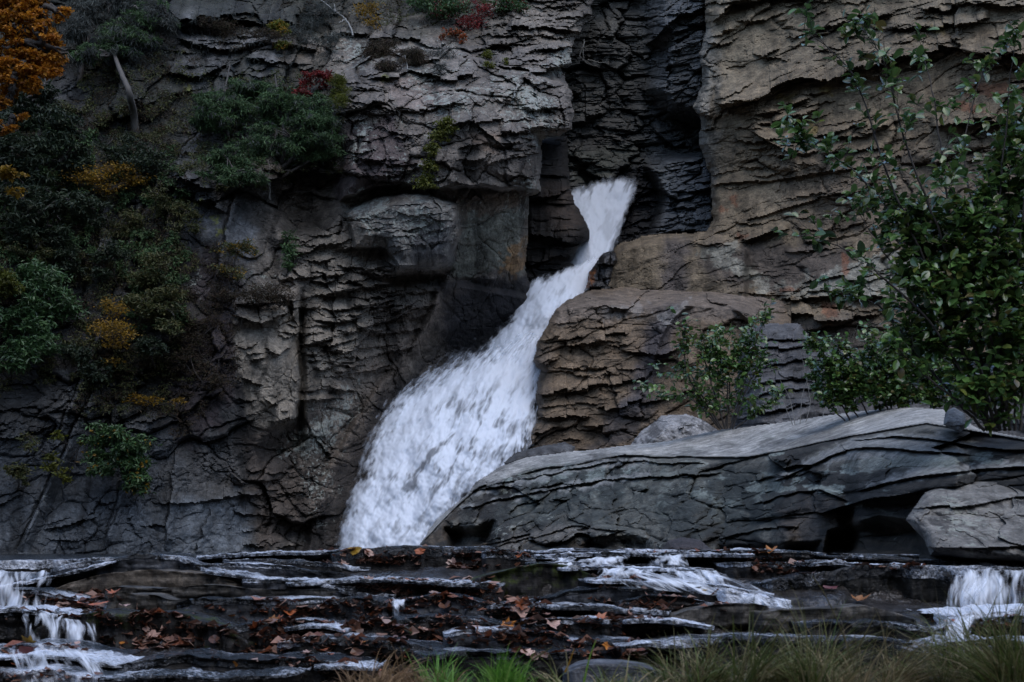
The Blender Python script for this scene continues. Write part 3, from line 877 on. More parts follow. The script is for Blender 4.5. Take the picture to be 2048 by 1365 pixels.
def right_paint(px, py, X, Z, T, Li, D):
    n = fbm(X * .45, Z * .45, 5, 37)
    st = streaks(X, Z, 38)
    T = np.ones(px.shape + (4,), np.float32) * np.array([.180, .146, .100, 0], np.float32)
    T *= (1 + .35 * n)[..., None]
    z = lambda poly, **k: zone(px, py, poly, **k)
    T = put(T, z([(1395, -160), (2300, -160), (2300, 110), (1900, 60), (1560, 150), (1430, 200)], soft=30, amp=20, seed=1), (.172, .150, .110), .7)
    T = put(T, z([(1395, 40), (1440, 60), (1430, 240), (1395, 330), (1380, 200)], soft=12, amp=14, seed=2), (.165, .165, .150), .7)
    T = put(T, z([(1390, 260), (1440, 270), (1420, 420), (1395, 400)], soft=12, amp=14, seed=3), (.155, .155, .140), .6)
    T = put(T, z([(1560, 320), (2300, 250), (2300, 460), (1580, 480)], soft=30, amp=20, seed=4), (.118, .096, .072), .7)
    T = put(T, z([(1420, 480), (1700, 490), (1700, 560), (1460, 590), (1400, 520)], soft=20, amp=18, seed=5), (.082, .070, .062), .8)
    T = put(T, z([(1330, 480), (1380, 480), (1370, 590), (1320, 590)], soft=14, amp=12, seed=6), (.075, .070, .078), .7)
    T = put(T, z([(1400, 500), (1470, 485), (1480, 530), (1560, 570), (1530, 585), (1430, 530)], soft=4, amp=16, ns=.04, seed=7), (.26, .26, .22), .75)
    T = put(T, z([(1610, 560), (1720, 520), (1850, 490), (1860, 590), (1640, 600)], soft=5, amp=22, ns=.035, seed=8), (.26, .265, .23), .8)
    T = put(T, z([(1560, 570), (1620, 565), (1620, 600), (1560, 595)], soft=4, amp=12, ns=.04, seed=9), (.24, .24, .2), .6)
    for i, (a, b, w, h) in enumerate([(1468, 400, 7, 14), (1450, 420, 8, 5), (1487, 473, 8, 5), (1660, 620, 20, 16), (1580, 580, 20, 6), (1690, 530, 6, 22), (1980, 180, 50, 16), (1940, 215, 30, 10), (1680, 650, 24, 5)]):
        T = put(T, z([(a - w, b - h), (a + w, b - h * .7), (a + w * .8, b + h), (a - w, b + h * .6)], soft=3, amp=7, ns=.06, seed=20 + i), (.20, .075, .035), .62)
    for i, (a, b, w, h) in enumerate([(1875, 60, 12, 8), (1570, 195, 16, 8), (1625, 262, 10, 12), (1650, 180, 14, 8)]):
        T = put(T, z([(a - w, b - h), (a + w, b - h * .7), (a + w * .8, b + h), (a - w, b + h * .6)], soft=3, amp=7, ns=.06, seed=40 + i), (.20, .155, .045), .6)
    T = put(T, z([(1480, 640), (1760, 640), (1760, 900), (1400, 900)], soft=20, amp=14, seed=10), (.072, .068, .064), .8)
    T = T * (1 - .35 * sstep(.2, .8, st))[..., None]
    T[..., :3] *= (1 + .2 * sstep(.2, .8, -st))[..., None]
    T[..., 3] = 0
    T[..., :3] *= np.array([.70, .66, .62], np.float32)
    return T, .06 + .22 * n
rc = rock('cliff_right', [(1406, -160), (2620, -160), (2620, 900), (1190, 900), (1195, 560), (1218, 512), (1232, 492), (1290, 470), (1412, 464), (1424, 440), (1420, 350),
                          (1396, 290), (1398, 236), (1384, 215), (1404, 170), (1398, 110), (1412, 60)],
          DR, 2.0, (20, 1.4), 3.0, feats=right_feats, detail=right_detail, paint=right_paint, seed=5, skirt=6)
tag(rc, 'brown layered cliff with overhanging ledges right of the waterfall', 'cliff', kind='structure')

# ---- brown bench rock right of the chute
def bench_feats(px, py, X, Z):
    D = np.zeros(px.shape, np.float32)
    lip = np.interp(px, [1050, 1110, 1180, 1260, 1380, 1480, 1560], [640, 622, 612, 618, 612, 622, 650])
    D += 2.2 * np.clip((py - (lip - 34)) / 34, 0, 1) ** 1.2
    o = lambda pts, amp, up, **k: over(px, py, X, pts, amp, up, **k)
    D += o([(1060, 730), (1090, 728), (1120, 720)], .4, 44, seed=1, jag=3)
    D += o([(1070, 790), (1130, 782), (1230, 770), (1300, 760)], .3, 40, seed=2)
    D += o([(1120, 690), (1200, 676), (1260, 668)], .3, 34, seed=3)
    D += o([(1060, 836), (1120, 830), (1180, 838)], .3, 34, seed=4)
    D += o([(1190, 820), (1280, 800), (1400, 780)], .25, 50, seed=5)
    D += o([(1240, 700), (1310, 712), (1380, 690)], .3, 36, seed=6)
    D += lips(px, py, X, [(1070, 640), (1320, 640), (1260, 890), (1060, 890)], 26, 14, (30, 110), (.08, .26), dip=-.1)
    arch = np.hypot((px - 1420) / 110, (py - 760) / 150)
    D += .35 * sstep(1.0, 1.06, arch) * sstep(1280, 1330, px) * (py < 780)
    return D
def bench_detail(px, py, X, Z):
    m = 1 - .7 * sstep(1280, 1380, px)
    p2 = sstep(-.15, .3, fbm(X * .6, Z * .8, 4, 114))
    mm = (.2 + .8 * m) * .42
    d = .8 * cells(X, Z, 1.8, 1.1, .32, 51, skew=.12) + mm * cells(X, Z, .8, .4, .2, 52, skew=.15, crack=.35)
    d += mm * (.3 + .7 * p2) * cells(X, Z, .35, .16, .09, 53, skew=.15, crack=.4) + m * p2 * strata(X, Z, .16, .7, .04, 58, dip=.15, warp=.9)
    return d + .15 * fbm(X * .7, Z * .7, 4, 54) + .05 * fbm(X * 2, Z * 3, 4, 55)
def bench_paint(px, py, X, Z, T, Li, D):
    n = fbm(X * .5, Z * .5, 5, 39)
    T = np.ones(px.shape + (4,), np.float32) * np.array([.140, .104, .070, 0], np.float32)
    T[..., :3] *= (1 + .4 * n)[..., None]
    z = lambda poly, **k: zone(px, py, poly, **k)
    T = put(T, z([(1130, 585), (1560, 580), (1560, 640), (1100, 640)], soft=14, amp=14, seed=1), (.150, .125, .105), .7)
    T = put(T, z([(1310, 620), (1370, 600), (1330, 720), (1290, 820), (1240, 830), (1280, 720)], soft=14, amp=12, seed=2), (.050, .048, .056, .2), .8)
    T = put(T, z([(1240, 800), (1330, 790), (1260, 880), (1180, 900)], soft=14, amp=12, seed=3), (.050, .048, .052, .2), .7)
    T = put(T, z([(1200, 612), (1300, 606), (1290, 625), (1210, 640)], soft=3, amp=12, ns=.06, seed=4), (.24, .22, .2), .55)
    T = put(T, z([(1310, 630), (1380, 600), (1370, 615), (1330, 660)], soft=3, amp=10, ns=.06, seed=5), (.26, .25, .23), .5)
    T = put(T, z([(1040, 700), (1100, 690), (1090, 920), (1030, 920)], soft=14, amp=10, seed=6), (.060, .050, .042, .3), .6)
    T[..., :3] *= np.array([.82, .80, .78], np.float32)
    return T, .1 + .2 * n
br = rock('rock_bench', [(1172, 582), (1240, 574), (1330, 580), (1450, 584), (1580, 600), (1600, 960), (1020, 960), (1042, 905), (1056, 862), (1076, 832), (1070, 800), (1072, 764),
                         (1082, 742), (1064, 722), (1076, 682), (1100, 636), (1112, 618), (1140, 596)],
          tps([(1080, 600, 40.8), (1300, 590, 41), (1560, 600, 40.5), (1080, 740, 40.5), (1300, 740, 40), (1560, 740, 39.8), (1050, 900, 39.8), (1300, 900, 39.3), (1560, 900, 38.5)]), 1.8, (16, 1.2), 2.5,
          feats=bench_feats, detail=bench_detail, paint=bench_paint, seed=6, skirt=4)
tag(br, 'brown bench of rock jutting out right of the chute', 'rock')

# ---- wet black knob with an orange stain beside the chute
def knob_paint(px, py, X, Z, T, Li, D):
    T = np.ones(px.shape + (4,), np.float32) * np.array([.016, .015, .015, .9], np.float32)
    T = put(T, zone(px, py, [(1176, 545), (1190, 540), (1186, 575), (1172, 575)], 3, 5, ns=.08, seed=1), (.16, .06, .018, .6), .8)
    return T, Li * 0
kb = rock('wet_knob', [(1168, 585), (1176, 545), (1196, 520), (1206, 505), (1228, 500), (1236, 520), (1226, 580), (1226, 600)], 42.3, 1.8, (14, .8), 2.5,
          detail=lambda px, py, X, Z: strata(X, Z, .3, .4, .3, 56, crack=.3) + .15 * fbm(X * 2, Z * 2, 4, 57), paint=knob_paint, seed=7)
tag(kb, 'small wet black rock with an orange stain beside the chute', 'rock')

# ---- dark stack of rounded layers behind the bushes
def stack_feats(px, py, X, Z):
    D = np.zeros(px.shape, np.float32)
    for i, (x0, y0, x1, y1, a) in enumerate([(1450, 690, 1700, 676, .3), (1480, 706, 1720, 690, .35), (1500, 735, 1720, 716, .3), (1490, 770, 1700, 752, .35), (1480, 800, 1640, 770, .3), (1470, 840, 1640, 812, .3)]):
        D += shelf(px, py, X, [(x0, y0), ((x0 + x1) / 2, (y0 + y1) / 2 - 6), (x1, y1)], a, 16, .3, 7, seed=i)
    return D
def stack_paint(px, py, X, Z, T, Li, D):
    n = fbm(X * .8, Z * .8, 5, 71)
    T = np.ones(px.shape + (4,), np.float32) * np.array([.070, .068, .068, .1], np.float32)
    T[..., :3] *= (1 + .5 * n)[..., None]
    return T, .15 + .2 * n
sk = rock('layered_rock', [(1475, 700), (1490, 660), (1540, 645), (1600, 650), (1640, 690), (1760, 720), (1900, 740), (2100, 740), (2600, 720), (2600, 900), (1450, 900), (1470, 800)], 33.0, 2.0, (22, 1.2), 4,
          feats=stack_feats, detail=lambda px, py, X, Z: facets(X, Z, 1.0, .5, .2, 98) + strata(X, Z, .22, 1.2, .1, 61, dip=.1, crack=.2, warp=.8) + .15 * fbm(X, Z, 4, 62), paint=stack_paint, seed=8)
tag(sk, 'dark stack of thin rounded rock layers behind the bank bushes', 'rock')

# ---- long sloping slab on the right bank
DH = tps([(835, 1090, 25), (1000, 960, 25.5), (1200, 930, 24.6), (1400, 950, 22), (1650, 950, 18.6), (1900, 930, 15.2), (2150, 900, 13.2), (850, 1110, 24.5), (1100, 1110, 22.5), (1400, 1110, 19.6), (1700, 1110, 16.4), (1900, 1110, 14.3), (2150, 1120, 12.9), (2400, 900, 12.6), (2620, 900, 12.4), (2400, 1120, 12.4), (2620, 1120, 12.2)])
def slab_feats(px, py, X, Z):
    D = np.zeros(px.shape, np.float32)
    # top face runs back to the skyline
    sil = np.interp(px, [835, 955, 1000, 1130, 1240, 1330, 1440, 1560, 1660, 1750, 1830, 1890, 1960, 2150], [1085, 960, 932, 905, 893, 882, 860, 845, 830, 820, 815, 822, 860, 884])
    lip = np.interp(px, [835, 955, 1050, 1250, 1340, 1473, 1563, 1697, 1853, 1930, 2150], [1092, 972, 944, 908, 914, 914, 901, 871, 846, 858, 896]) + 4 * fbm(X * 1.2, X * 0, 3, 5)
    t = np.clip((lip - py) / np.maximum(lip - sil, 6), 0, 1.3)
    back = np.interp(px, [835, 1000, 1240, 1470, 1850, 2150], [.5, 1.0, 1.8, 3.4, 3.0, 1.2])
    D -= back * t ** .85
    s = lambda pts, amp, hs, **k: shelf(px, py, X, pts, amp, hs, **k)
    D -= .30 * sstep(0, 5, py - lip) * np.exp(-np.clip(py - lip, 0, 99) / 9)
    D += s([(925, 988), (1040, 958), (1150, 936), (1300, 922), (1420, 926)], .35, 9, under=.3, seed=1)
    D += s([(915, 1016), (1047, 989), (1181, 967), (1297, 953), (1450, 950)], .35, 8, under=.35, seed=2)
    D += s([(975, 1100), (1083, 1066), (1160, 1050), (1260, 1062)], .35, 18, under=.2, seed=4)
    D += s([(1540, 965), (1600, 938), (1675, 908), (1733, 898), (1840, 908), (1940, 912)], .7, 22, under=.45, seed=5)
    D += s([(1700, 985), (1760, 964), (1831, 950), (2010, 934), (2100, 930)], .5, 16, under=.45, seed=6)
    D += s([(1690, 884), (1790, 872), (1880, 880), (1960, 892), (2080, 900)], .5, 10, under=.4, seed=7)
    D += s([(1500, 1008), (1560, 990), (1640, 975), (1700, 1000)], .5, 14, under=.4, seed=8)
    D += s([(1430, 1075), (1530, 1058), (1600, 1060)], .4, 12, under=.3, seed=10)
    for poly, a in (([(895, 1062), (985, 1048), (988, 1100), (900, 1100)], 1.1), ([(1660, 1066), (1760, 1040), (1840, 1050), (1850, 1110), (1650, 1110)], 1.0), ([(1440, 1095), (1640, 1085), (1640, 1115), (1430, 1115)], .6),
                    ([(1170, 1080), (1300, 1075), (1300, 1110), (1160, 1110)], .5)):
        D -= a * sstep(-10, 16, sdf(px, py, poly) + 5 * fbm(X * 2, Z * 2, 3, 9))
    return D
def slab_detail(px, py, X, Z):
    lip = np.interp(px, [835, 955, 1050, 1250, 1340, 1473, 1563, 1697, 1853, 1930, 2150], [1092, 972, 944, 908, 914, 914, 901, 871, 846, 858, 896]) + 4 * fbm(X * 1.2, X * 0, 3, 5)
    fr = sstep(-1, 16, py - lip)
    pm = sstep(-.3, .3, fbm(X * .7, Z * 1.2, 4, 77))
    d = fr * (cells(X, Z, 1.5, .85, .5, 71, skew=.14, crack=.2, tilt=1.1) + (.4 + .6 * pm) * cells(X, Z, .55, .34, .2, 72, skew=.2, crack=.3))
    d += fr * (.3 + .7 * pm) * cells(X, Z, .22, .14, .06, 73, skew=.2, crack=.3)
    d += (1 - fr) * (.14 * fbm(X * .9, Z * 5, 3, 74) + .03 * fbm(X * 5, Z * 8, 3, 78))
    return d + .1 * fbm(X * .8, Z * .8, 4, 75) + .03 * fbm(X * 4, Z * 4, 4, 76)
def slab_paint(px, py, X, Z, T, Li, D):
    n = fbm(X * .8, Z * 1.6, 5, 81)
    lip = np.interp(px, [835, 955, 1050, 1250, 1340, 1473, 1563, 1697, 1853, 1930, 2150], [1092, 972, 944, 908, 914, 914, 901, 871, 846, 858, 896])
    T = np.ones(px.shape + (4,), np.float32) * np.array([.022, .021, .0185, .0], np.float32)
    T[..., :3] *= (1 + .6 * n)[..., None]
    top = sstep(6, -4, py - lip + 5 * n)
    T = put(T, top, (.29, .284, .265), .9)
    lp = fbm(X * 1.9 + 3, Z * 2.6, 6, 86, .68)
    T = put(T, sstep(.26, .40, lp + .12 * fbm(X * 9, Z * 9, 3, 87)) * (1 - top) * sstep(1040, 960, py - .04 * (px - 1200)), (.18, .205, .185), .85)
    T = put(T, sstep(.1, .5, fbm(X * 1.3 + 8, Z * 2, 4, 88)) * (1 - top) * sstep(980, 1060, py), (.085, .066, .046), .6)
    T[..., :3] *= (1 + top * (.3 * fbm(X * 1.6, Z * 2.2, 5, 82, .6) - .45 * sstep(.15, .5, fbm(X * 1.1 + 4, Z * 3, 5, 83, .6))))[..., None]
    T = put(T, sstep(.1, .5, fbm(X * 1.1 + 9, Z * 1.1, 5, 84, .6)) * (1 - top), (.13, .125, .105), .6)
    T = put(T, zone(px, py, [(1080, 920), (1560, 930), (1560, 1060), (1250, 1090), (1000, 1040)], 30, 30, ns=.025, seed=4), (.05, .062, .058), .4)
    for i, pl in enumerate([[(1545, 962), (1675, 888), (1740, 880), (1930, 898), (1930, 912), (1800, 912), (1690, 918), (1600, 946)], [(1735, 970), (1831, 940), (2010, 924), (2100, 922), (2010, 942), (1830, 960)], [(935, 988), (1150, 928), (1300, 912), (1300, 926), (1150, 944), (960, 996)],
                            [(925, 1014), (1180, 958), (1300, 944), (1300, 956), (1180, 976)], [(1690, 884), (1790, 862), (1960, 884), (1880, 888)]]):
        T = put(T, zone(px, py, pl, 4, 8, ns=.04, seed=30 + i), (.19, .19, .18), .75)  # lichen-pale shelf tops, also brightened in colour as if lit from above
    T = put(T, zone(px, py, [(1560, 1020), (1660, 1010), (1640, 1080), (1560, 1090)], 14, 16, seed=5), (.075, .062, .05), .7)
    T = put(T, zone(px, py, [(1000, 1080), (1120, 1050), (1200, 1060), (1000, 1110)], 8, 10, seed=6), (.12, .11, .095), .7)
    return T, .34 + .4 * n - .25 * sstep(1500, 1650, px) * (1 - top)
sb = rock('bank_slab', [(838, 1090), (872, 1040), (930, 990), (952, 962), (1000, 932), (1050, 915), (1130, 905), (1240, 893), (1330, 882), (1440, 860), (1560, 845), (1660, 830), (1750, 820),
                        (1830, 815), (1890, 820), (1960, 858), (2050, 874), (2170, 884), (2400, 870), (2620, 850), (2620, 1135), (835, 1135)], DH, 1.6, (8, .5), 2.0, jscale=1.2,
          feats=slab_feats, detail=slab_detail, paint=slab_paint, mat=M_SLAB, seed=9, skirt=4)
tag(sb, 'long pale-topped slab of layered rock sloping along the right bank', 'rock')

# ---- boulders
def pale_paint(base, li):
    def f(px, py, X, Z, T, Li, D):
        n = fbm(X * 1.5, Z * 1.5, 5, 91)
        T = np.ones(px.shape + (4,), np.float32) * np.array([*base, 0], np.float32)
        T[..., :3] *= (1 + .4 * n)[..., None]
        T = put(T, sstep(.25, .5, fbm(X * 3, Z * 3, 5, 92, .65)), (.035, .033, .032), .7)
        return T, li + .25 * n
    return f
def boulder(name, poly, Y, label, base, li=.3, roll=(30, .8), tilt=0.0, seed=0, feats=None, cell=1.6, jag=2.0, amp=1.0):
    cx = np.mean([p[0] for p in poly]); cy = np.mean([p[1] for p in poly])
    o = rock(name, poly, lambda px, py: (Y + tilt * (cy - py) / 50 + 0 * px).astype(np.float32), cell, roll, jag, jscale=1.5, feats=feats,
             detail=lambda px, py, X, Z: amp * (cells(X, Z, .8, .45, .12, 100 + seed, skew=.1, crack=.25) + cells(X, Z, .25, .14, .03, 110 + seed, crack=.3) + .07 * fbm(X * 1.6, Z * 1.6, 4, 101 + seed) + .03 * fbm(X * 6, Z * 6, 4, 102 + seed)),
             paint=pale_paint(base, li), mat=M_SLAB, seed=100 + seed, skirt=.5 + roll[1])
    return tag(o, label, 'boulder', 'boulders on the right bank')
boulder('boulder', [(1252, 900), (1282, 862), (1322, 832), (1350, 830), (1372, 826), (1400, 836), (1436, 858), (1450, 890), (1440, 910)], 28.5,
        'pale pyramid-shaped boulder behind the long bank slab', (.20, .195, .19), .4, (34, 1.0), .5, 1,
        feats=lambda px, py, X, Z: .5 * sstep(0, 30, (px - 1262) - (900 - py) * .95) * sstep(-10, 40, 1420 - px - (880 - py) * .2))
boulder('boulder', [(1812, 1040), (1850, 985), (1880, 972), (1960, 962), (2060, 966), (2150, 960), (2160, 1130), (1960, 1122), (1860, 1112), (1848, 1080)], 11.95,
        'large pale square-edged boulder at the right below the layered slab', (.125, .12, .11), .5, (30, .7), .5, 2,
        feats=lambda px, py, X, Z: over(px, py, X, [(1800, 1022), (1900, 1014), (1960, 1004), (2040, 990), (2160, 990)], .1, 36, seed=2, jag=3)
        + over(px, py, X, [(1850, 1095), (1950, 1098), (2160, 1090)], .12, 50, seed=3, jag=3))
boulder('boulder', [(1318, 1106), (1335, 1082), (1365, 1074), (1400, 1080), (1424, 1100), (1424, 1112), (1318, 1112)], 14.6,
        'small dark rounded stone at the foot of the long bank slab', (.045, .04, .042), .1, (18, .35), .5, 3, cell=1.2)
boulder('boulder', [(1005, 925), (1030, 906), (1080, 892), (1130, 884), (1150, 893), (1150, 915), (1080, 925), (1010, 935)], 27.5,
        'low dark stone lying at the upper left end of the bank slab', (.06, .06, .06), .3, (16, .6), .5, 4)
boulder('boulder', [(1886, 850), (1890, 822), (1908, 812), (1930, 826), (1936, 850), (1920, 866)], 14.6,
        'small grey stone on the slab at the foot of the tall shrub', (.19, .19, .19), .3, (12, .25), .5, 5, cell=1.2)

# ================================================================== WATERFALL
def water_mass(name, poly, depth, flow, parent, seed, core=1.0, feather=(14, 10), bulge=.4, thin=None, tintf=None, cell=1.6, thick=.35):
    """falling white water: a relief of strands; thin strands let the rock behind show"""
    P = np.array(poly, float)
    m = feather[0] + feather[1] + 14
    xs = np.arange(P[:, 0].min() - m, P[:, 0].max() + m, cell, dtype=np.float32)
    ys = np.arange(P[:, 1].min() - m, P[:, 1].max() + m, cell, dtype=np.float32)
    px, py = np.meshgrid(xs, ys)
    u, v = flow(px, py)                      # across / along the flow, px-like units
    st = fbm(u / 15.0, v / 42.0, 3, seed, .5)
    st2 = fbm(u / 6.0, v / 15.0, 3, seed + 3, .5)
    cl = fbm(u / 40.0, v / 60.0, 4, seed + 7, .55)
    s0 = sdf(px, py, poly)
    s = s0 + feather[1] * (.8 * st + .7 * st2 + .5 * cl)
    wx = 4 * fbm(px / 30, py / 30, 2, seed + 55); wy = 4 * fbm(px / 30 + 7, py / 30, 2, seed + 56)
    qx, qy = px + .45 * (py - 700) + wx, py + wy               # froth: soft billows drawn out a little along the fall
    st = fbm(qx / 24.0, qy / 52.0, 3, seed + 51, .45)
    st2 = fbm(qx / 8.0, qy / 22.0, 3, seed + 53, .5)
    soft = fbm(qx / 42.0, qy / 80.0, 2, seed + 57, .4)
    t = np.clip(s0 / 60, 0, 1)
    Y = depth(px, py) - bulge * np.sqrt(np.maximum(0, 1 - (1 - t) ** 2)) - .16 * soft - .03 * st - .10 * cl
    cov = sstep(-2, feather[0], s)
    if thin is not None:
        cov = cov * (1 - thin(px, py, u, v, st, st2, cl))
    sh = .90 + .0 * st
    tint = np.stack([sh * .90, sh * .96, sh * 1.05, np.ones_like(sh)], -1)
    V = np.stack([(px - CX) * Y / F, Y, (HY - py) * Y / F], -1).reshape(-1, 3)
    fa = grid_faces(*px.shape)
    k = (cov.ravel() > .02)
    fa = fa[k[fa].any(1)]
    used = np.zeros(len(V), bool); used[fa.ravel()] = True
    rm = np.cumsum(used) - 1
    me = mesh_np(name, V[used], rm[fa][:, ::-1])
    attr(me, 'tint', tint.reshape(-1, 4)[used]); attr(me, 'cover', np.clip(cov, 0, 1).ravel()[used])
    return obj(name, me, M_WHITE, parent)

wf = empty('waterfall', at(880, 1100, 38))
tag(wf, 'white waterfall dropping in three steps through the slot between the cliffs', 'waterfall')
def child_keep(o, p):
    o.matrix_parent_inverse = p.matrix_world.inverted()
bpy.context.view_layer.update()

# upper fall
def flow_up(px, py):
    c = np.interp(py, [350, 420, 530], [1205, 1200, 1185])
    w = np.interp(py, [350, 430, 530], [70, 45, 30])
    return (px - c) / w * 45, py
UP = [(1120, 386), (1165, 370), (1200, 358), (1240, 352), (1274, 354), (1272, 388), (1254, 434), (1240, 470), (1226, 508), (1206, 540), (1140, 560), (1120, 540), (1140, 505), (1150, 480), (1150, 455), (1140, 420), (1125, 400)]
o1 = water_mass('upper_fall', UP, tps([(1140, 380, 48.6), (1260, 360, 48.6), (1200, 420, 47.8), (1240, 430, 47.8), (1200, 480, 46.6), (1150, 540, 45.6), (1220, 520, 45.8)]), flow_up, wf, 1,
                feather=(14, 5), bulge=.25, thin=lambda px, py, u, v, st, st2, cl: np.clip(.55 * sstep(.0, .8, st + .6 * st2 - (py - 372) / 34 + .4) * (px > 1160) + .22 * sstep(.1, .7, st + .5 * cl), 0, .8))
# chute
def flow_ch(px, py):
    d = np.array([-.62, .78])
    return (px - 1130) * d[1] - (py - 600) * d[0], (px - 1130) * d[0] + (py - 600) * d[1]
CH = [(1140, 532), (1176, 518), (1210, 508), (1200, 560), (1180, 600), (1150, 620), (1130, 640), (1120, 680), (1110, 720), (1100, 760), (1040, 780), (985, 750), (972, 690), (1018, 640), (1036, 606), (1048, 574), (1066, 560), (1110, 546)]
o2 = water_mass('chute', CH, tps([(1180, 525, 44.6), (1150, 560, 43.4), (1070, 570, 43.0), (1110, 610, 42.2), (1050, 640, 42.0), (1080, 690, 41.0), (1010, 720, 41.4), (1070, 750, 40.6)]), flow_ch, wf, 11,
                feather=(12, 6), bulge=.3, thin=lambda px, py, u, v, st, st2, cl: .3 * sstep(.1, .9, st + .6 * st2) * (py < 660))
# lower fan
def flow_lo(px, py):
    dx, dy = px - 1150.0, py - 560.0
    r = np.hypot(dx, dy); a = np.arctan2(-dx, dy)
    # strands curve over and fall
    a2 = a + .25 * np.clip((r - 200) / 500, 0, 1)
    return a2 * 420, r
LO = [(985, 690), (1060, 660), (1110, 690), (1100, 725), (1100, 765), (1098, 800), (1096, 832), (1080, 860), (1060, 900), (1030, 940), (980, 980), (930, 1020), (890, 1060), (870, 1095), (860, 1125), (670, 1125),
      (678, 1050), (698, 985), (718, 930), (732, 880), (770, 800), (836, 756), (895, 726), (950, 704)]
def thin_lo(px, py, u, v, st, st2, cl):
    a = zone(px, py, [(860, 800), (930, 790), (1050, 800), (1040, 870), (950, 940), (850, 1000), (800, 960), (850, 880)], 40, 25, seed=5)
    b = zone(px, py, [(740, 960), (840, 940), (860, 1060), (760, 1090)], 40, 20, seed=6)
    k = sstep(-.15, .9, .45 * st2 + .8 * st)
    return np.clip(.8 * a * k + .38 * b * k + .28 * sstep(-.2, .9, .5 * st2 + .8 * st), 0, .7)
o3 = water_mass('lower_fall', LO, tps([(1000, 690, 41.2), (1070, 690, 40.8), (900, 740, 40.6), (1070, 800, 39.2), (960, 800, 39.0), (800, 820, 39.6), (1040, 900, 37.6), (900, 920, 37.6), (740, 930, 38.6), (860, 1080, 36.6), (700, 1100, 37.0), (780, 1100, 36.5)]),
                flow_lo, wf, 21, feather=(36, 19), bulge=.7, thin=thin_lo)
for o in (o1, o2, o3): child_keep(o, wf)

# soft veil of spray blown off the left side
SPR = [(1040, 600), (1010, 660), (960, 690), (890, 712), (830, 740), (765, 800), (722, 885), (705, 950), (670, 1030), (640, 1120), (800, 1120), (850, 900), (960, 780), (1060, 700), (1070, 620)]
o4 = water_mass('spray', SPR, tps([(1040, 620, 42.4), (960, 700, 41.6), (850, 760, 40.8), (760, 830, 40.0), (720, 950, 39.2), (690, 1100, 37.6), (860, 1000, 38.6), (1000, 760, 40.6)]), flow_lo, wf, 41, feather=(46, 20), bulge=.1,
                thin=lambda px, py, u, v, st, st2, cl: np.clip(.52 + .35 * st + .3 * st2 + .2 * cl, 0, 1))
o4['kind'] = 'stuff'
child_keep(o4, wf)

# ================================================================== STREAM LEDGES
YPY = ([1085, 1100, 1150, 1200, 1250, 1300, 1365, 1420], [11.9, 11.6, 10.8, 10.0, 9.3, 8.6, 7.7, 7.0])
def yof(py): return np.interp(py, *YPY)
LV, LF = [], []           # ledge geometry for resting leaves on it
LN = [0]
G_LEDGE = 'rock ledges stepping down the stream'

def sweep(pts, thick, back, rise, seed, prof, rag=1.0, Yoff=0.0, zoff=0.0, flare=.35, step=3.0):
    pts = list(pts)
    if pts[0][0] <= -30: pts.insert(0, (pts[0][0] - 420, pts[0][1] + 5))          # runs on beyond the picture
    if pts[-1][0] >= 2090: pts.append((pts[-1][0] + 420, pts[-1][1] + 3))
    xs = np.array([p[0] for p in pts], float); ys = np.array([p[1] for p in pts], float)
    n = max(16, int((xs[-1] - xs[0]) / step))
    px = np.linspace(xs[0], xs[-1], n)
    py = np.interp(px, xs, ys)
    ker = np.hanning(min(n // 2 * 2 - 1, 15)); ker /= ker.sum()
    pad = len(ker) // 2
    py = np.convolve(np.pad(py, pad, mode='edge'), ker, mode='valid')
    Ym = float(yof(np.mean(ys))) + Yoff
    Y = Ym + 0.35 * (yof(py) - yof(np.mean(ys)))
    s = np.linspace(0, 1, n)
    e = np.clip(np.minimum(s, 1 - s) / .10, 0, 1)
    e = np.sqrt(1 - (1 - e) ** 2)
    X = (px - CX) * Y / F; Z = (HY - py) * Y / F
    yn = .08 * rag * fbm(X * 1.7, X * 0 + seed, 4, seed) + .03 * rag * fbm(X * 9, X * 0 + seed, 3, seed + 1)
    zn = .010 * rag * fbm(X * 4, X * 0 + seed + .5, 3, seed + 2)
    th = thick * Ym / F
    V = np.zeros((len(prof), n, 3)); S = np.zeros((len(prof), n, 2))
    for i, (b, d) in enumerate(prof):
        # b: 0..1 back along the top (negative is undercut at the bottom), d: 0..1 depth below the lip
        top = b >= 0 and d <= .001
        dd = d * th * (.25 + .75 * e)
        yy = Y + yn + (1 - e) * flare + b * back
        rel = Z + zn - dd + (rise * b * back if d <= .001 else 0)
        xx = X * (1 + 0 * b)
        if not top:
            yy = yy + .035 * rag * strata(X, rel, .045, .35, 1.0, seed + 7) + .02 * rag * fbm(X * 6, rel * 9, 3, seed + 8)
        else:
            w = min(1, b * 6)
            rel = rel + w * (.009 * rag * fbm(X * 2.2, yy * 2.2, 4, seed + 9) - .004)
        V[i, :, 0], V[i, :, 1], V[i, :, 2] = xx, yy, rel + zoff
        S[i, :, 0] = 1.0 if top else 0.0
        S[i, :, 1] = d
    return V, S

PROF = [(1.0, 0), (.8, 0), (.62, 0), (.5, 0), (.4, 0), (.32, 0), (.25, 0), (.19, 0), (.14, 0), (.1, 0), (.065, 0), (.04, 0), (.02, 0), (.006, .0),
        (-.004, .05), (-.008, .12), (-.008, .2), (-.006, .3), (-.004, .4), (-.002, .5), (0, .6), (.003, .7), (.01, .8), (.02, .9), (.05, 1.0), (.12, 1.1), (.3, 1.25)]

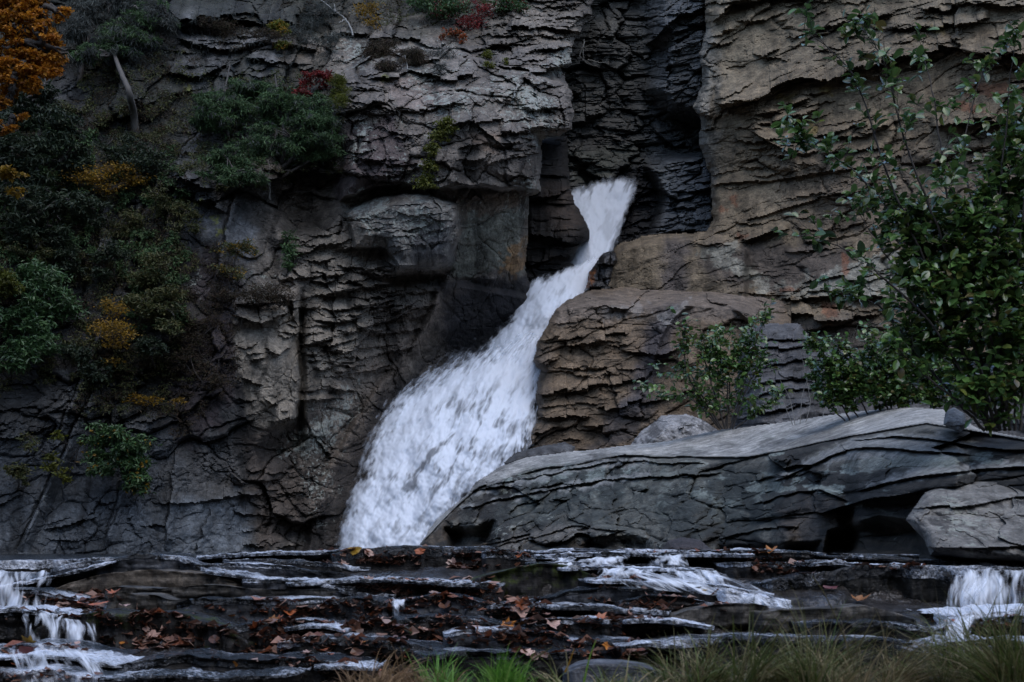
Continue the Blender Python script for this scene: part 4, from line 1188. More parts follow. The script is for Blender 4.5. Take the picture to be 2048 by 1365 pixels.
def ledge(pts, thick, label, back=1.2, rise=.035, tint=(.030, .028, .027), wet=.6, moss=0.0, seed=0, Yoff=0.0, rag=1.0, name='rock_ledge'):
    V, S = sweep(pts, thick * 1.45, min(back, 1.0) * .62 + (.5 if back > 1.05 else 0), rise * .3, seed * 13 + 5, PROF, rag, Yoff)
    nr, nc = V.shape[:2]
    co = V.reshape(-1, 3)
    base = co[:, :].mean(0); base[2] = co[:, 2].min()
    fa = grid_faces(nr, nc)
    me = mesh_np(name, co - base, fa)
    n = fbm(co[:, 0] * 3, co[:, 2] * 9 + co[:, 1] * 3, 4, seed + 900)
    T = np.ones((len(co), 4), np.float32)
    T[:, :3] = np.array(tint, np.float32) * (1 + .5 * n)[:, None]
    top = S.reshape(-1, 2)[:, 0]
    T[:, 3] = np.clip(wet * (top * .9 + .25) * (1 + .8 * fbm(co[:, 0] * 2, co[:, 1] * 2, 3, seed + 950)), 0, 1)
    attr(me, 'tint', T)
    d = S.reshape(-1, 2)[:, 1]
    attr(me, 'moss', np.clip(moss * (1.0 - .6 * d) + .25 * moss * n, 0, 1))
    o = obj(name, me, M_LEDGE, None, base)
    LV.append(co); LF.append(fa + LN[0]); LN[0] += len(co)
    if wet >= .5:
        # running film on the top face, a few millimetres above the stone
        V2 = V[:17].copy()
        c2 = V2.reshape(-1, 3)
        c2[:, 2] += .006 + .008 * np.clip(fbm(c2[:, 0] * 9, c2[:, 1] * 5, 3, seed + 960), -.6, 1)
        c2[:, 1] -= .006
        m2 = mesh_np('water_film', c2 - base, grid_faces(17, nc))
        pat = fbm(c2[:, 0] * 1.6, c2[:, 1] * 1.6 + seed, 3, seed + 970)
        attr(m2, 'foam_glint', np.clip(.02 + .45 * wet * wet + .6 * pat, 0, 1))  # white patches paint sky glints onto the wet tops
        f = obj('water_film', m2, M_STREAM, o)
    return tag(o, label, 'ledge', G_LEDGE)

GR = (.060, .056, .050); DK = (.016, .015, .0145); BL = (.045, .048, .054)
ledge([(75, 1144), (137, 1130), (219, 1121), (267, 1109), (359, 1112), (390, 1126), (444, 1140), (513, 1153), (650, 1160)], 32, 'arched dark ledge capping the left stack of stream rocks', 1.1, .02, BL, .5, seed=1, Yoff=.3)
ledge([(70, 1196), (110, 1178), (137, 1167), (191, 1149), (273, 1141), (359, 1142), (427, 1151), (490, 1170)], 36, 'brown lens-shaped ledge below the arched cap of the left stack', .8, .02, (.075, .064, .052), .1, seed=2, Yoff=.1)
ledge([(190, 1186), (239, 1174), (325, 1179), (410, 1167), (478, 1177), (581, 1177), (700, 1181)], 16, 'thin wavy grey ledge in the middle of the left stack', .6, .02, GR, .3, seed=3, Yoff=.1)
ledge([(200, 1200), (239, 1189), (308, 1189), (350, 1200)], 32, 'short blunt ledge at the foot of the left stack', .5, .02, GR, .1, seed=4)
ledge([(335, 1213), (393, 1199), (513, 1201), (640, 1197), (720, 1198), (800, 1206)], 40, 'broad flat-topped ledge with a leaf pile below, right of the left stack', .8, .03, BL, .55, seed=5)
ledge([(40, 1268), (120, 1240), (200, 1226), (300, 1223), (360, 1228), (430, 1252), (500, 1296)], 110, 'mossy dark mound of rock among fallen leaves at lower left', .9, .03, DK, .35, .75, seed=6, rag=1.6)
ledge([(200, 1345), (260, 1325), (350, 1312), (500, 1320), (620, 1318), (740, 1335)], 60, 'low black ledge at the bottom edge left of the grass', .8, .03, DK, .6, .3, seed=7)
ledge([(-40, 1182), (20, 1178), (90, 1186), (140, 1200)], 30, 'small wet ledge under the water at the far left', .8, .03, DK, .9, .2, seed=8)
ledge([(-40, 1230), (40, 1222), (110, 1226), (160, 1240)], 40, 'wet ledge with a little cascade at the far left', .8, .03, DK, .9, .2, seed=9)
ledge([(-40, 1300), (60, 1290), (150, 1300), (230, 1320)], 60, 'leaf-strewn ledge in the lower left corner', .8, .03, DK, .8, .2, seed=10)
ledge([(-60, 1126), (60, 1122), (190, 1119), (320, 1116), (480, 1110), (600, 1106), (740, 1102)], 60, 'long low ledge carrying the water behind the left stack', 1.5, .01, DK, 1.0, seed=11, Yoff=.6)
ledge([(650, 1112), (720, 1099), (771, 1093), (890, 1095), (970, 1095), (1050, 1107)], 70, 'black overhung ledge on the crest in front of the big waterfall', 1.3, .01, DK, .7, .3, seed=12)
ledge([(960, 1106), (1000, 1103), (1040, 1106), (1080, 1120)], 50, 'dark rounded ledge beside the crest ledge, leaves on top', .8, .02, DK, .5, .4, seed=13)
ledge([(935, 1164), (993, 1147), (1040, 1136), (1078, 1129), (1147, 1134), (1200, 1156)], 62, 'rounded moss-covered rock in the middle of the stream', .7, .06, DK, .3, .95, seed=14, rag=1.4)
ledge([(600, 1168), (700, 1160), (800, 1160), (900, 1166), (1010, 1172)], 36, 'wet ledge heaped with brown leaves below the crest', .9, .03, DK, 1.0, .1, seed=15)
ledge([(770, 1210), (805, 1204), (860, 1194), (925, 1196), (993, 1211), (1040, 1216)], 40, 'dark ledge just right of the trickle over the flat-topped ledge', .8, .03, BL, .5, .2, seed=16)
ledge([(960, 1214), (1030, 1209), (1095, 1208), (1160, 1214), (1215, 1221), (1320, 1224)], 28, 'long thin ledge below the mossy rock', .9, .02, DK, .9, .1, seed=17)
ledge([(1060, 1208), (1100, 1196), (1130, 1187), (1198, 1177), (1300, 1179), (1340, 1186)], 24, 'wet hump-backed ledge right of the mossy rock', .8, .03, BL, .8, seed=18)
ledge([(880, 1272), (940, 1260), (993, 1257), (1078, 1269), (1164, 1280), (1270, 1287)], 30, 'low wavy ledge above the green grass', .7, .03, BL, .6, .1, seed=19)
ledge([(660, 1262), (700, 1249), (754, 1242), (800, 1252), (830, 1270)], 44, 'small mossy stone amid the leaf litter', .5, .04, DK, .3, .8, seed=20)
ledge([(540, 1290), (620, 1272), (700, 1276), (800, 1286), (900, 1300)], 60, 'dark ledge under brown leaves left of the dry grass', .8, .03, DK, .6, .3, seed=21)
ledge([(1130, 1352), (1160, 1334), (1200, 1328), (1260, 1329), (1310, 1340), (1340, 1360)], 80, 'smooth blue-grey stone at the bottom edge between the grasses', .6, .04, (.075, .08, .09), .2, seed=22, rag=.5)
ledge([(1050, 1104), (1140, 1101), (1250, 1100), (1445, 1103), (1562, 1100), (1640, 1106), (1860, 1114)], 18, 'long low crest ledge in front of the bank slab', 1.4, .01, DK, 1.0, seed=23, Yoff=.2)
ledge([(1050, 1128), (1150, 1124), (1250, 1131), (1360, 1134), (1440, 1142)], 26, 'wet ledge under the first sheet of water right of the crest', .9, .02, DK, 1.0, .1, seed=24)
ledge([(1440, 1128), (1500, 1126), (1560, 1130), (1640, 1124), (1730, 1132)], 34, 'wet ledge with a leaf cluster above the big black rock', .8, .02, DK, .9, .1, seed=25)
ledge([(1515, 1172), (1560, 1158), (1600, 1151), (1718, 1131), (1800, 1130), (1880, 1136), (1925, 1172)], 92, 'big black mossy rock face left of the right-hand cascade', .9, .03, (.009, .009, .008), .55, .5, seed=26, rag=1.5)
ledge([(1160, 1160), (1250, 1158), (1340, 1162), (1430, 1166)], 24, 'ledge under the broad riffle in the middle right', .8, .03, DK, 1.0, seed=27)
ledge([(1360, 1176), (1430, 1174), (1500, 1183), (1590, 1212)], 32, 'sloping ledge feeding the short white riffle', .7, .03, DK, .9, seed=28)
ledge([(1230, 1206), (1280, 1196), (1330, 1193), (1380, 1198), (1440, 1212)], 26, 'low ledge with orange leaves at its lip', .6, .03, DK, .8, .1, seed=29)
ledge([(1320, 1238), (1380, 1220), (1445, 1209), (1500, 1207), (1550, 1214)], 30, 'tapering grey ledge below the short white riffle', .6, .04, GR, .3, .1, seed=30)
ledge([(1500, 1226), (1560, 1220), (1640, 1217), (1737, 1213), (1803, 1229), (1850, 1250)], 38, 'mossy-topped flat ledge at the foot of the black rock', .7, .03, GR, .3, .5, seed=31)
ledge([(1600, 1252), (1680, 1248), (1757, 1247), (1830, 1252), (1890, 1262)], 34, 'dark thin-layered ledge under the mossy-topped flat one', .6, .03, DK, .5, .2, seed=32)
ledge([(1885, 1272), (1920, 1250), (1960, 1238), (2048, 1232), (2120, 1232)], 50, 'leaf-topped ledge below the right-hand cascade', .7, .04, DK, .7, .1, seed=33)
ledge([(1190, 1246), (1260, 1240), (1330, 1242), (1420, 1252)], 30, 'low wet ledge in the riffle left of the dry grass', .7, .03, DK, 1.0, seed=34)
ledge([(1880, 1136), (1940, 1132), (2040, 1136), (2120, 1140)], 70, 'dark ledge hidden behind the right-hand cascade', 1.2, .02, DK, 1.0, seed=35, Yoff=.15)
ledge([(1290, 1290), (1400, 1280), (1520, 1276), (1640, 1284), (1760, 1282), (1900, 1296), (2100, 1290)], 60, 'long dark ledge behind the dry grass', .8, .03, DK, .7, .2, seed=36)
ledge([(820, 1312), (920, 1304), (1040, 1306), (1180, 1312)], 50, 'dark ledge right behind the green grass', .7, .03, DK, .7, .2, seed=37)
ledge([(-60, 1350), (80, 1340), (200, 1356), (300, 1372)], 80, 'dark wet rock at the bottom of the left cascade', .8, .03, DK, .9, .1, seed=38)

ledge([(395, 1134), (450, 1127), (540, 1130), (620, 1140), (690, 1150)], 30, 'thin ledge sloping down to the right behind the left stack', .6, .02, BL, .8, seed=39, Yoff=.25)
ledge([(430, 1124), (520, 1118), (600, 1121), (680, 1131), (740, 1140)], 30, 'uppermost thin ledge right of the arched cap', .6, .02, DK, .9, seed=40, Yoff=.35)
ledge([(470, 1162), (550, 1160), (640, 1168), (720, 1178)], 24, 'thin ledge running under the sliding water film', .5, .02, BL, .8, seed=41)
ledge([(430, 1262), (500, 1246), (600, 1240), (690, 1250)], 50, 'leaf-covered ledge between the mossy mound and the small mossy stone', .6, .03, DK, .5, .2, seed=42)
ledge([(1040, 1246), (1120, 1238), (1200, 1240), (1260, 1252)], 40, 'leaf-covered ledge above the low wavy one', .6, .03, DK, .6, .1, seed=43)
ledge([(780, 1240), (860, 1234), (960, 1240), (1030, 1250)], 36, 'brown-leaved ledge in the middle of the leaf drift', .6, .03, DK, .5, .2, seed=44)
# bed rock below everything
def build_bed():
    xs = np.linspace(-6.5, 6.5, 420); ys = np.linspace(3.0, 16.0, 420)
    x, y = np.meshgrid(xs, ys)
    pyl = np.interp(y, YPY[1][::-1], YPY[0][::-1])
    z = (HY - pyl) * y / F
    z = np.where(y > 11.6, -.0 - .01 * (y - 11.6), z)
    z = np.where(y < 7.0, z[y >= 7.0].min() - .03 * (7.0 - y), z) - .17
    z = z + .05 * fbm(x * .9, y * 1.4, 4, 700) + .07 * (strata(x, y, .5, 2.2, 1, 701) - .4) + .015 * fbm(x * 6, y * 6, 4, 702)
    z = np.minimum(z, -.12)
    co = np.stack([x, y, z], -1).reshape(-1, 3)
    fa = grid_faces(*x.shape)
    me = mesh_np('stream_bed', co, fa)
    n = fbm(x * 2, y * 2, 4, 703).ravel()
    T = np.ones((co.shape[0], 4), np.float32) * np.array([.02, .018, .017, .8], np.float32)
    T[:, 3] = np.clip(.6 + .8 * n, 0, 1)
    attr(me, 'tint', T); attr(me, 'moss', np.clip(.3 + .4 * n, 0, 1))
    LV.append(co); LF.append(fa + LN[0]); LN[0] += len(co)
    tag(obj('stream_bed', me, M_LEDGE), 'dark wet bedrock of the stream', 'stream bed', kind='structure')
build_bed()

# ---- running water: sheets on the ledges
WPROF = [(1.0, 0), (.85, 0), (.72, 0), (.6, 0), (.5, 0), (.42, 0), (.35, 0), (.29, 0), (.24, 0), (.19, 0), (.15, 0), (.115, 0), (.085, 0), (.06, 0), (.04, 0), (.02, 0), (.0, .0),
         (-.012, .10), (-.02, .22), (-.024, .35), (-.024, .5), (-.022, .65), (-.02, .8), (-.018, .95), (-.02, 1.05)]
G_SHEET = 'sheets of stream water'
def sheet(pts, thick, back, label, foam_glint=.3, seed=0, Yoff=-.03, rise=.035, drop_foam=.6):
    thick = thick if drop_foam >= .9 else min(thick, 7)
    V, S = sweep(pts, thick, min(back, 1.2) * .7, rise * .4, seed * 7 + 401, WPROF, .7, Yoff - .03, .010, flare=.25, step=2.0)
    co = V.reshape(-1, 3)
    top = S.reshape(-1, 2)[:, 0]
    rp = .016 * fbm(co[:, 0] * 7, co[:, 1] * 4, 4, seed + 420, .6)
    co[:, 2] += rp * top
    base = co.mean(0); base[2] = co[:, 2].min()
    me = mesh_np('water_sheet', co - base, grid_faces(*V.shape[:2]))
    n = fbm(co[:, 0] * 3, co[:, 1] * 1.5, 3, seed + 430)
    st = fbm(co[:, 0] * 22, co[:, 2] * 3, 3, seed + 431)
    attr(me, 'foam_glint', np.clip(foam_glint + .08 + .35 * n + (1 - top) * ((drop_foam if thick > 12 else foam_glint * .6) - foam_glint + .25 * st), 0, 1))  # broken white water mixed with painted sky glints
    o = obj('water_sheet', me, M_STREAM, None, base)
    return tag(o, label, 'water', G_SHEET)
sheet([(-60, 1178), (20, 1172), (70, 1162), (110, 1152), (160, 1140), (215, 1126)], 30, 1.6, 'white riffling water running in at the far left behind the arched ledge', .75, 1, Yoff=.25)
sheet([(380, 1118), (440, 1112), (540, 1108), (640, 1105), (715, 1101)], 6, 1.2, 'thin glinting sheet of water on the crest left of the waterfall foot', .45, 2, Yoff=.25)
sheet([(560, 1172), (640, 1164), (720, 1161), (800, 1162), (890, 1168), (1000, 1172)], 8, .8, 'glinting water film among leaves below the crest', .45, 3)
sheet([(390, 1140), (470, 1152), (540, 1162), (640, 1170), (720, 1190), (790, 1196)], 8, .8, 'smooth film of water sliding off the right side of the left stack', .4, 4, Yoff=.1)
sheet([(1060, 1116), (1130, 1110), (1250, 1108), (1400, 1109), (1520, 1112)], 22, 1.2, 'bright sheet of water spilling over the crest in front of the bank slab', .5, 5)
sheet([(1110, 1140), (1180, 1134), (1260, 1138), (1340, 1138), (1430, 1146)], 30, .8, 'second step of white water right of the mossy rock', .6, 6)
sheet([(1170, 1164), (1250, 1164), (1330, 1168), (1420, 1172), (1520, 1186), (1560, 1196)], 18, .7, 'third step of riffling water above the orange leaves', .6, 7)
sheet([(1440, 1186), (1500, 1190), (1550, 1198), (1592, 1206)], 34, .4, 'short white riffle dropping past the black rock', .9, 8, drop_foam=1.0)
sheet([(1640, 1112), (1740, 1114), (1860, 1122), (1960, 1130), (2110, 1134)], 10, 1.4, 'dark glassy water sliding toward the right-hand cascade', .1, 9, Yoff=.3)
sheet([(1600, 1130), (1680, 1126), (1740, 1132), (1860, 1134)], 8, .6, 'foamy film with leaf bits on top of the black rock', .5, 10, Yoff=-.1)
sheet([(1080, 1214), (1180, 1216), (1260, 1222), (1350, 1230)], 10, .5, 'thin water film along the long thin ledge', .4, 11)
sheet([(1240, 1246), (1310, 1242), (1400, 1252), (1440, 1262)], 14, .5, 'low riffle left of the dry grass', .55, 12)
sheet([(-50, 1224), (30, 1220), (90, 1226), (150, 1240)], 16, .8, 'water spreading over the far left ledge above its cascade', .6, 13)
sheet([(-40, 1322), (60, 1312), (150, 1318), (240, 1340)], 30, .8, 'shallow broken water in the lower left corner', .6, 14)
sheet([(1890, 1236), (1950, 1226), (2030, 1222), (2120, 1220)], 40, 1.0, 'churned froth at the foot of the right-hand cascade', 1.0, 15, drop_foam=.9)
sheet([(1850, 1300), (1900, 1286), (1960, 1282), (2110, 1286)], 20, .6, 'shallow water below the froth at lower right', .5, 16)
sheet([(180, 1362), (300, 1352), (420, 1358), (600, 1350)], 10, .5, 'dim film of water along the bottom edge at left', .2, 17)
sheet([(620, 1342), (680, 1336), (760, 1342)], 8, .5, 'small bright puddle left of the dry grass tuft', .5, 18)
sheet([(1230, 1296), (1290, 1290), (1380, 1296)], 8, .4, 'small glinting puddle above the smooth blue-grey stone', .5, 19)
sheet([(560, 1262), (640, 1254), (700, 1262)], 6, .4, 'small glinting puddle beside the mossy mound', .45, 20)

# ---- little cascades: curtains of white strands
G_CASC = 'little cascades in the stream'
def cascade(top, bot, Yt, Yb, label, seed, dens=.5, n=None):
    (ax, ay), (bx, by) = top; (cx, cy), (dx, dy) = bot
    nu = int(abs(bx - ax) / 1.0) + 8; nv = 50
    u, v = np.meshgrid(np.linspace(0, 1, nu), np.linspace(0, 1, nv))
    tx, ty = ax + (bx - ax) * u, ay + (by - ay) * u
    ox, oy = cx + (dx - cx) * u, cy + (dy - cy) * u
    px, py = tx + (ox - tx) * v, ty + (oy - ty) * v ** 1.4
    Y = Yt + (Yb - Yt) * np.sqrt(v)
    W = (bx - ax)
    uu = u + (.9 / max(W, 1)) * 12 * perlin(v * 1.7, u * W / 40, seed + 9)
    st = fbm(uu * W / 19, v * 1.2, 3, seed, .5); s2 = fbm(uu * W / 8, v * 2.2, 3, seed + 2, .5)
    Y = Y - .03 * st - .05 * np.sin(np.pi * v) - .06 * fbm(u * W / 50, v * .7, 3, seed + 6)
    py = py + 5 * fbm(u * W / 30, v * 0 + .3, 3, seed + 8) * (1 - v)
    ed = sstep(0, .22, u + .12 * s2) * sstep(0, .22, 1 - u + .12 * s2) * sstep(0, .08, v + .03) * sstep(0, .15, 1 - v + .1)
    lowf = fbm(u * W / 38, v * 1.1, 3, seed + 5, .5)
    cov = np.clip(dens + .8 * lowf + .4 * st + .3 * s2 + .25 * v - .05, 0, 1) * ed
    co = np.stack([(px - CX) * Y / F, Y, (HY - py) * Y / F], -1).reshape(-1, 3)
    base = co.mean(0); base[2] = co[:, 2].min()
    me = mesh_np('stream_cascade', co - base, grid_faces(nv, nu))
    T = np.ones((co.shape[0], 4), np.float32) * np.array([.78, .83, .90, 1], np.float32)
    attr(me, 'tint', T); attr(me, 'cover', cov.ravel())
    return tag(obj('stream_cascade', me, M_WHITE, None, base), label, 'cascade', G_CASC)
cascade(((1905, 1138), (2110, 1140)), ((1900, 1228), (2110, 1236)), 10.85, 10.3, 'broad cascade of white strands at the right edge beside the black rock', 501, .34)
cascade(((1905, 1150), (1990, 1150)), ((1890, 1222), (1960, 1226)), 10.75, 10.25, 'thin veil of water in front of the left half of the broad right-hand cascade', 502, .2)
cascade(((40, 1226), (130, 1232)), ((50, 1304), (120, 1306)), 9.5, 9.15, 'little double-stranded cascade at the far left', 503, .2)
cascade(((-20, 1140), (110, 1146)), ((-30, 1216), (90, 1218)), 10.6, 10.1, 'foaming run of water at the left edge of the picture', 504, .3)
cascade(((782, 1196), (812, 1196)), ((786, 1232), (808, 1232)), 9.95, 9.75, 'narrow white trickle over the flat-topped ledge', 505, .45)
cascade(((1470, 1184), (1580, 1200)), ((1480, 1212), (1592, 1218)), 10.1, 9.85, 'short slanting cascade left of the black rock', 506, .5)
cascade(((1290, 1110), (1370, 1110)), ((1290, 1136), (1380, 1140)), 11.35, 11.1, 'low veil of water dropping off the crest below the small round stone', 507, .3)
cascade(((1200, 1136), (1310, 1136)), ((1190, 1162), (1310, 1164)), 10.95, 10.7, 'foaming drop right of the mossy rock', 508, .5)
cascade(((120, 1236), (190, 1244)), ((130, 1306), (200, 1312)), 9.45, 9.1, 'faint veil of water right of the little double cascade', 509, .2)
cascade(((0, 1296), (180, 1300)), ((10, 1372), (230, 1372)), 8.7, 7.9, 'broken white run of water in the lower left corner', 510, .08)
cascade(((1100, 1118), (1260, 1112)), ((1090, 1136), (1260, 1138)), 11.4, 11.1, 'low white step of water beside the crimson leaf', 511, .45)
cascade(((1330, 1138), (1450, 1146)), ((1340, 1172), (1470, 1178)), 10.95, 10.55, 'slanting white step of water above the short riffle', 512, .45)
cascade(((1190, 1142), (1440, 1150)), ((1260, 1176), (1575, 1204)), 10.85, 10.2, 'broad slanting rapid running down toward the short riffle', 514, .22)
cascade(((1890, 1234), (1960, 1230)), ((1860, 1296), (1930, 1298)), 9.5, 8.9, 'narrow run of white water leaving the froth at right', 513, .35)

# ================================================================== PLANTS
def tube_data(pts, radii, sides=6):
    pts = [Vector(p) for p in pts]
    V, Fc = [], []
    prev = None
    for i, p in enumerate(pts):
        d = (pts[min(i + 1, len(pts) - 1)] - pts[max(i - 1, 0)]).normalized()
        a = d.orthogonal().normalized() if prev is None else (prev - d * prev.dot(d)).normalized()
        prev = a
        b = d.cross(a)
        for k in range(sides):
            t = 2 * math.pi * k / sides
            V.append(p + (a * math.cos(t) + b * math.sin(t)) * radii[i])
    for i in range(len(pts) - 1):
        for k in range(sides):
            k2 = (k + 1) % sides
            Fc.append((i * sides + k, i * sides + k2, (i + 1) * sides + k2, (i + 1) * sides + k))
    return V, Fc

def tubes_mesh(name, tubes, sides=5):
    V, Fc = [], []
    for pts, rad in tubes:
        v, f = tube_data(pts, rad, sides)
        o = len(V)
        V += v
        Fc += [tuple(i + o for i in q) for q in f]
    return mesh_np(name, np.array([v[:] for v in V]), np.array(Fc))

def curve_pts(ctrl, n=8, wob=0.0):
    """smooth polyline through control points"""
    c = [Vector(p) for p in ctrl]
    out = []
    m = len(c) - 1
    for i in range(n * m + 1):
        t = i / n
        k = min(int(t), m - 1); f = t - k
        p0, p1, p2, p3 = c[max(k - 1, 0)], c[k], c[k + 1], c[min(k + 2, m)]
        q = .5 * ((2 * p1) + (p2 - p0) * f + (2 * p0 - 5 * p1 + 4 * p2 - p3) * f * f + (3 * p1 - p0 - 3 * p2 + p3) * f ** 3)
        if wob and 0 < i < n * m: q = q + Vector((random.gauss(0, wob), random.gauss(0, wob), random.gauss(0, wob)))
        out.append(q)
    return out

def leaf_cloud(name, P, L, W, up=.5, droop=0.0, seed=0, dirs=None):
    """one small folded blade per point"""
    r = np.random.default_rng(seed)
    n = len(P)
    d = r.normal(size=(n, 3)) if dirs is None else dirs + r.normal(size=(n, 3)) * .5
    d[:, 2] = d[:, 2] * .6 - droop
    d /= np.linalg.norm(d, axis=1)[:, None] + 1e-9
    nr = r.normal(size=(n, 3)); nr[:, 2] += up * 2.5; nr[:, 1] -= up * .6
    s = np.cross(d, nr); s /= np.linalg.norm(s, axis=1)[:, None] + 1e-9
    nn = np.cross(s, d)
    sc = (.6 + .8 * r.random(n))[:, None]
    l, w = L * sc, W * sc
    V = np.stack([P, P + d * l * .45 + s * w * .5 + nn * w * .15, P + d * l - nn * l * .1, P + d * l * .45 - s * w * .5 + nn * w * .15], 1).reshape(-1, 3)
    f = np.arange(n)[:, None] * 4
    Fc = np.concatenate([f + np.array([0, 1, 2]), f + np.array([0, 2, 3])], 0)
    return mesh_np(name, V, Fc, False)

def clump_points(clumps, n, twigs, seed, flat=.35, spread=.16):
    """clumps: (x, y, z, rx, ry, rz) -> leaf points gathered round twig ends, with gaps between"""
    r = np.random.default_rng(seed)
    w = np.array([c[3] * c[5] for c in clumps]); w = w / w.sum()
    P, O = [], []
    for c, q in zip(clumps, w):
        nt = max(4, int(twigs * q)); nl = max(8, int(n * q))
        u = r.normal(size=(nt, 3)); u /= np.linalg.norm(u, axis=1)[:, None]
        rad = r.random(nt) ** .45
        T = u * rad[:, None] * np.array(c[3:6])
        k = r.integers(0, nt, nl)
        g = r.normal(size=(nl, 3)) * np.array([1, 1, flat]) * spread * (c[3] + c[5])
        pp = T[k] + g
        P.append(pp + np.array(c[:3])); O.append(pp / np.array(c[3:6]))
    return np.concatenate(P), np.concatenate(O)

M_ORANGE = leaf_material('orange_leaves', [(0.169, 0.055, 0.007), (0.351, 0.130, 0.010), (0.468, 0.208, 0.016), (0.260, 0.091, 0.009)], .6, .45)
M_YELLOW = leaf_material('yellow_leaves', [(0.163, 0.088, 0.007), (0.300, 0.175, 0.015), (0.225, 0.125, 0.013), (0.075, 0.062, 0.013)], .6, .4)
M_RED = leaf_material('red_leaves', [(.10, .008, .008), (.18, .018, .014), (.06, .010, .008)], .6, .35)
M_YGREEN = leaf_material('yellow_green_leaves', [(.05, .065, .008), (.11, .11, .012), (.07, .085, .012)], .6, .35)
M_HEML = leaf_material('hemlock_needles', [(0.021, 0.044, 0.016), (0.044, 0.088, 0.029), (0.068, 0.114, 0.039), (0.031, 0.062, 0.021)], .7, .15)
M_GREYG = leaf_material('lichen_hung_twigs', [(.05, .055, .048), (.085, .09, .08), (.035, .040, .034)], .85, .2)
M_RHODO = leaf_material('rhododendron_leaves', [(0.019, 0.047, 0.016), (0.043, 0.088, 0.027), (0.062, 0.117, 0.039), (0.023, 0.051, 0.019)], .42, .15)
M_DARKG = leaf_material('dark_green_leaves', [(0.008, 0.016, 0.008), (0.018, 0.031, 0.013), (0.029, 0.039, 0.016)], .6, .2)
M_BROWN = leaf_material('brown_heath', [(.030, .018, .012), (.055, .034, .018), (.04, .036, .016), (.022, .014, .012)], .8, .25)
M_OLIVE = leaf_material('olive_leaves', [(0.033, 0.044, 0.014), (0.064, 0.073, 0.022), (0.091, 0.077, 0.026)], .6, .25)
M_SHRUB = leaf_material('glossy_shrub_leaves', [(0.041, 0.085, 0.024), (0.068, 0.142, 0.037), (0.109, 0.200, 0.050), (0.054, 0.114, 0.037), (0.125, 0.148, 0.032), (0.091, 0.181, 0.050)], .2, .22, .7)

def wall_y(px, py, off=.3):
    v = [ydepth(px + a, py + b) for a, b in ((0, 0), (14, 0), (-14, 0), (0, 12), (0, -12))]
    v = [q for q in v if q < 1e5] or [40.0]
    return float(np.median(v)) - off

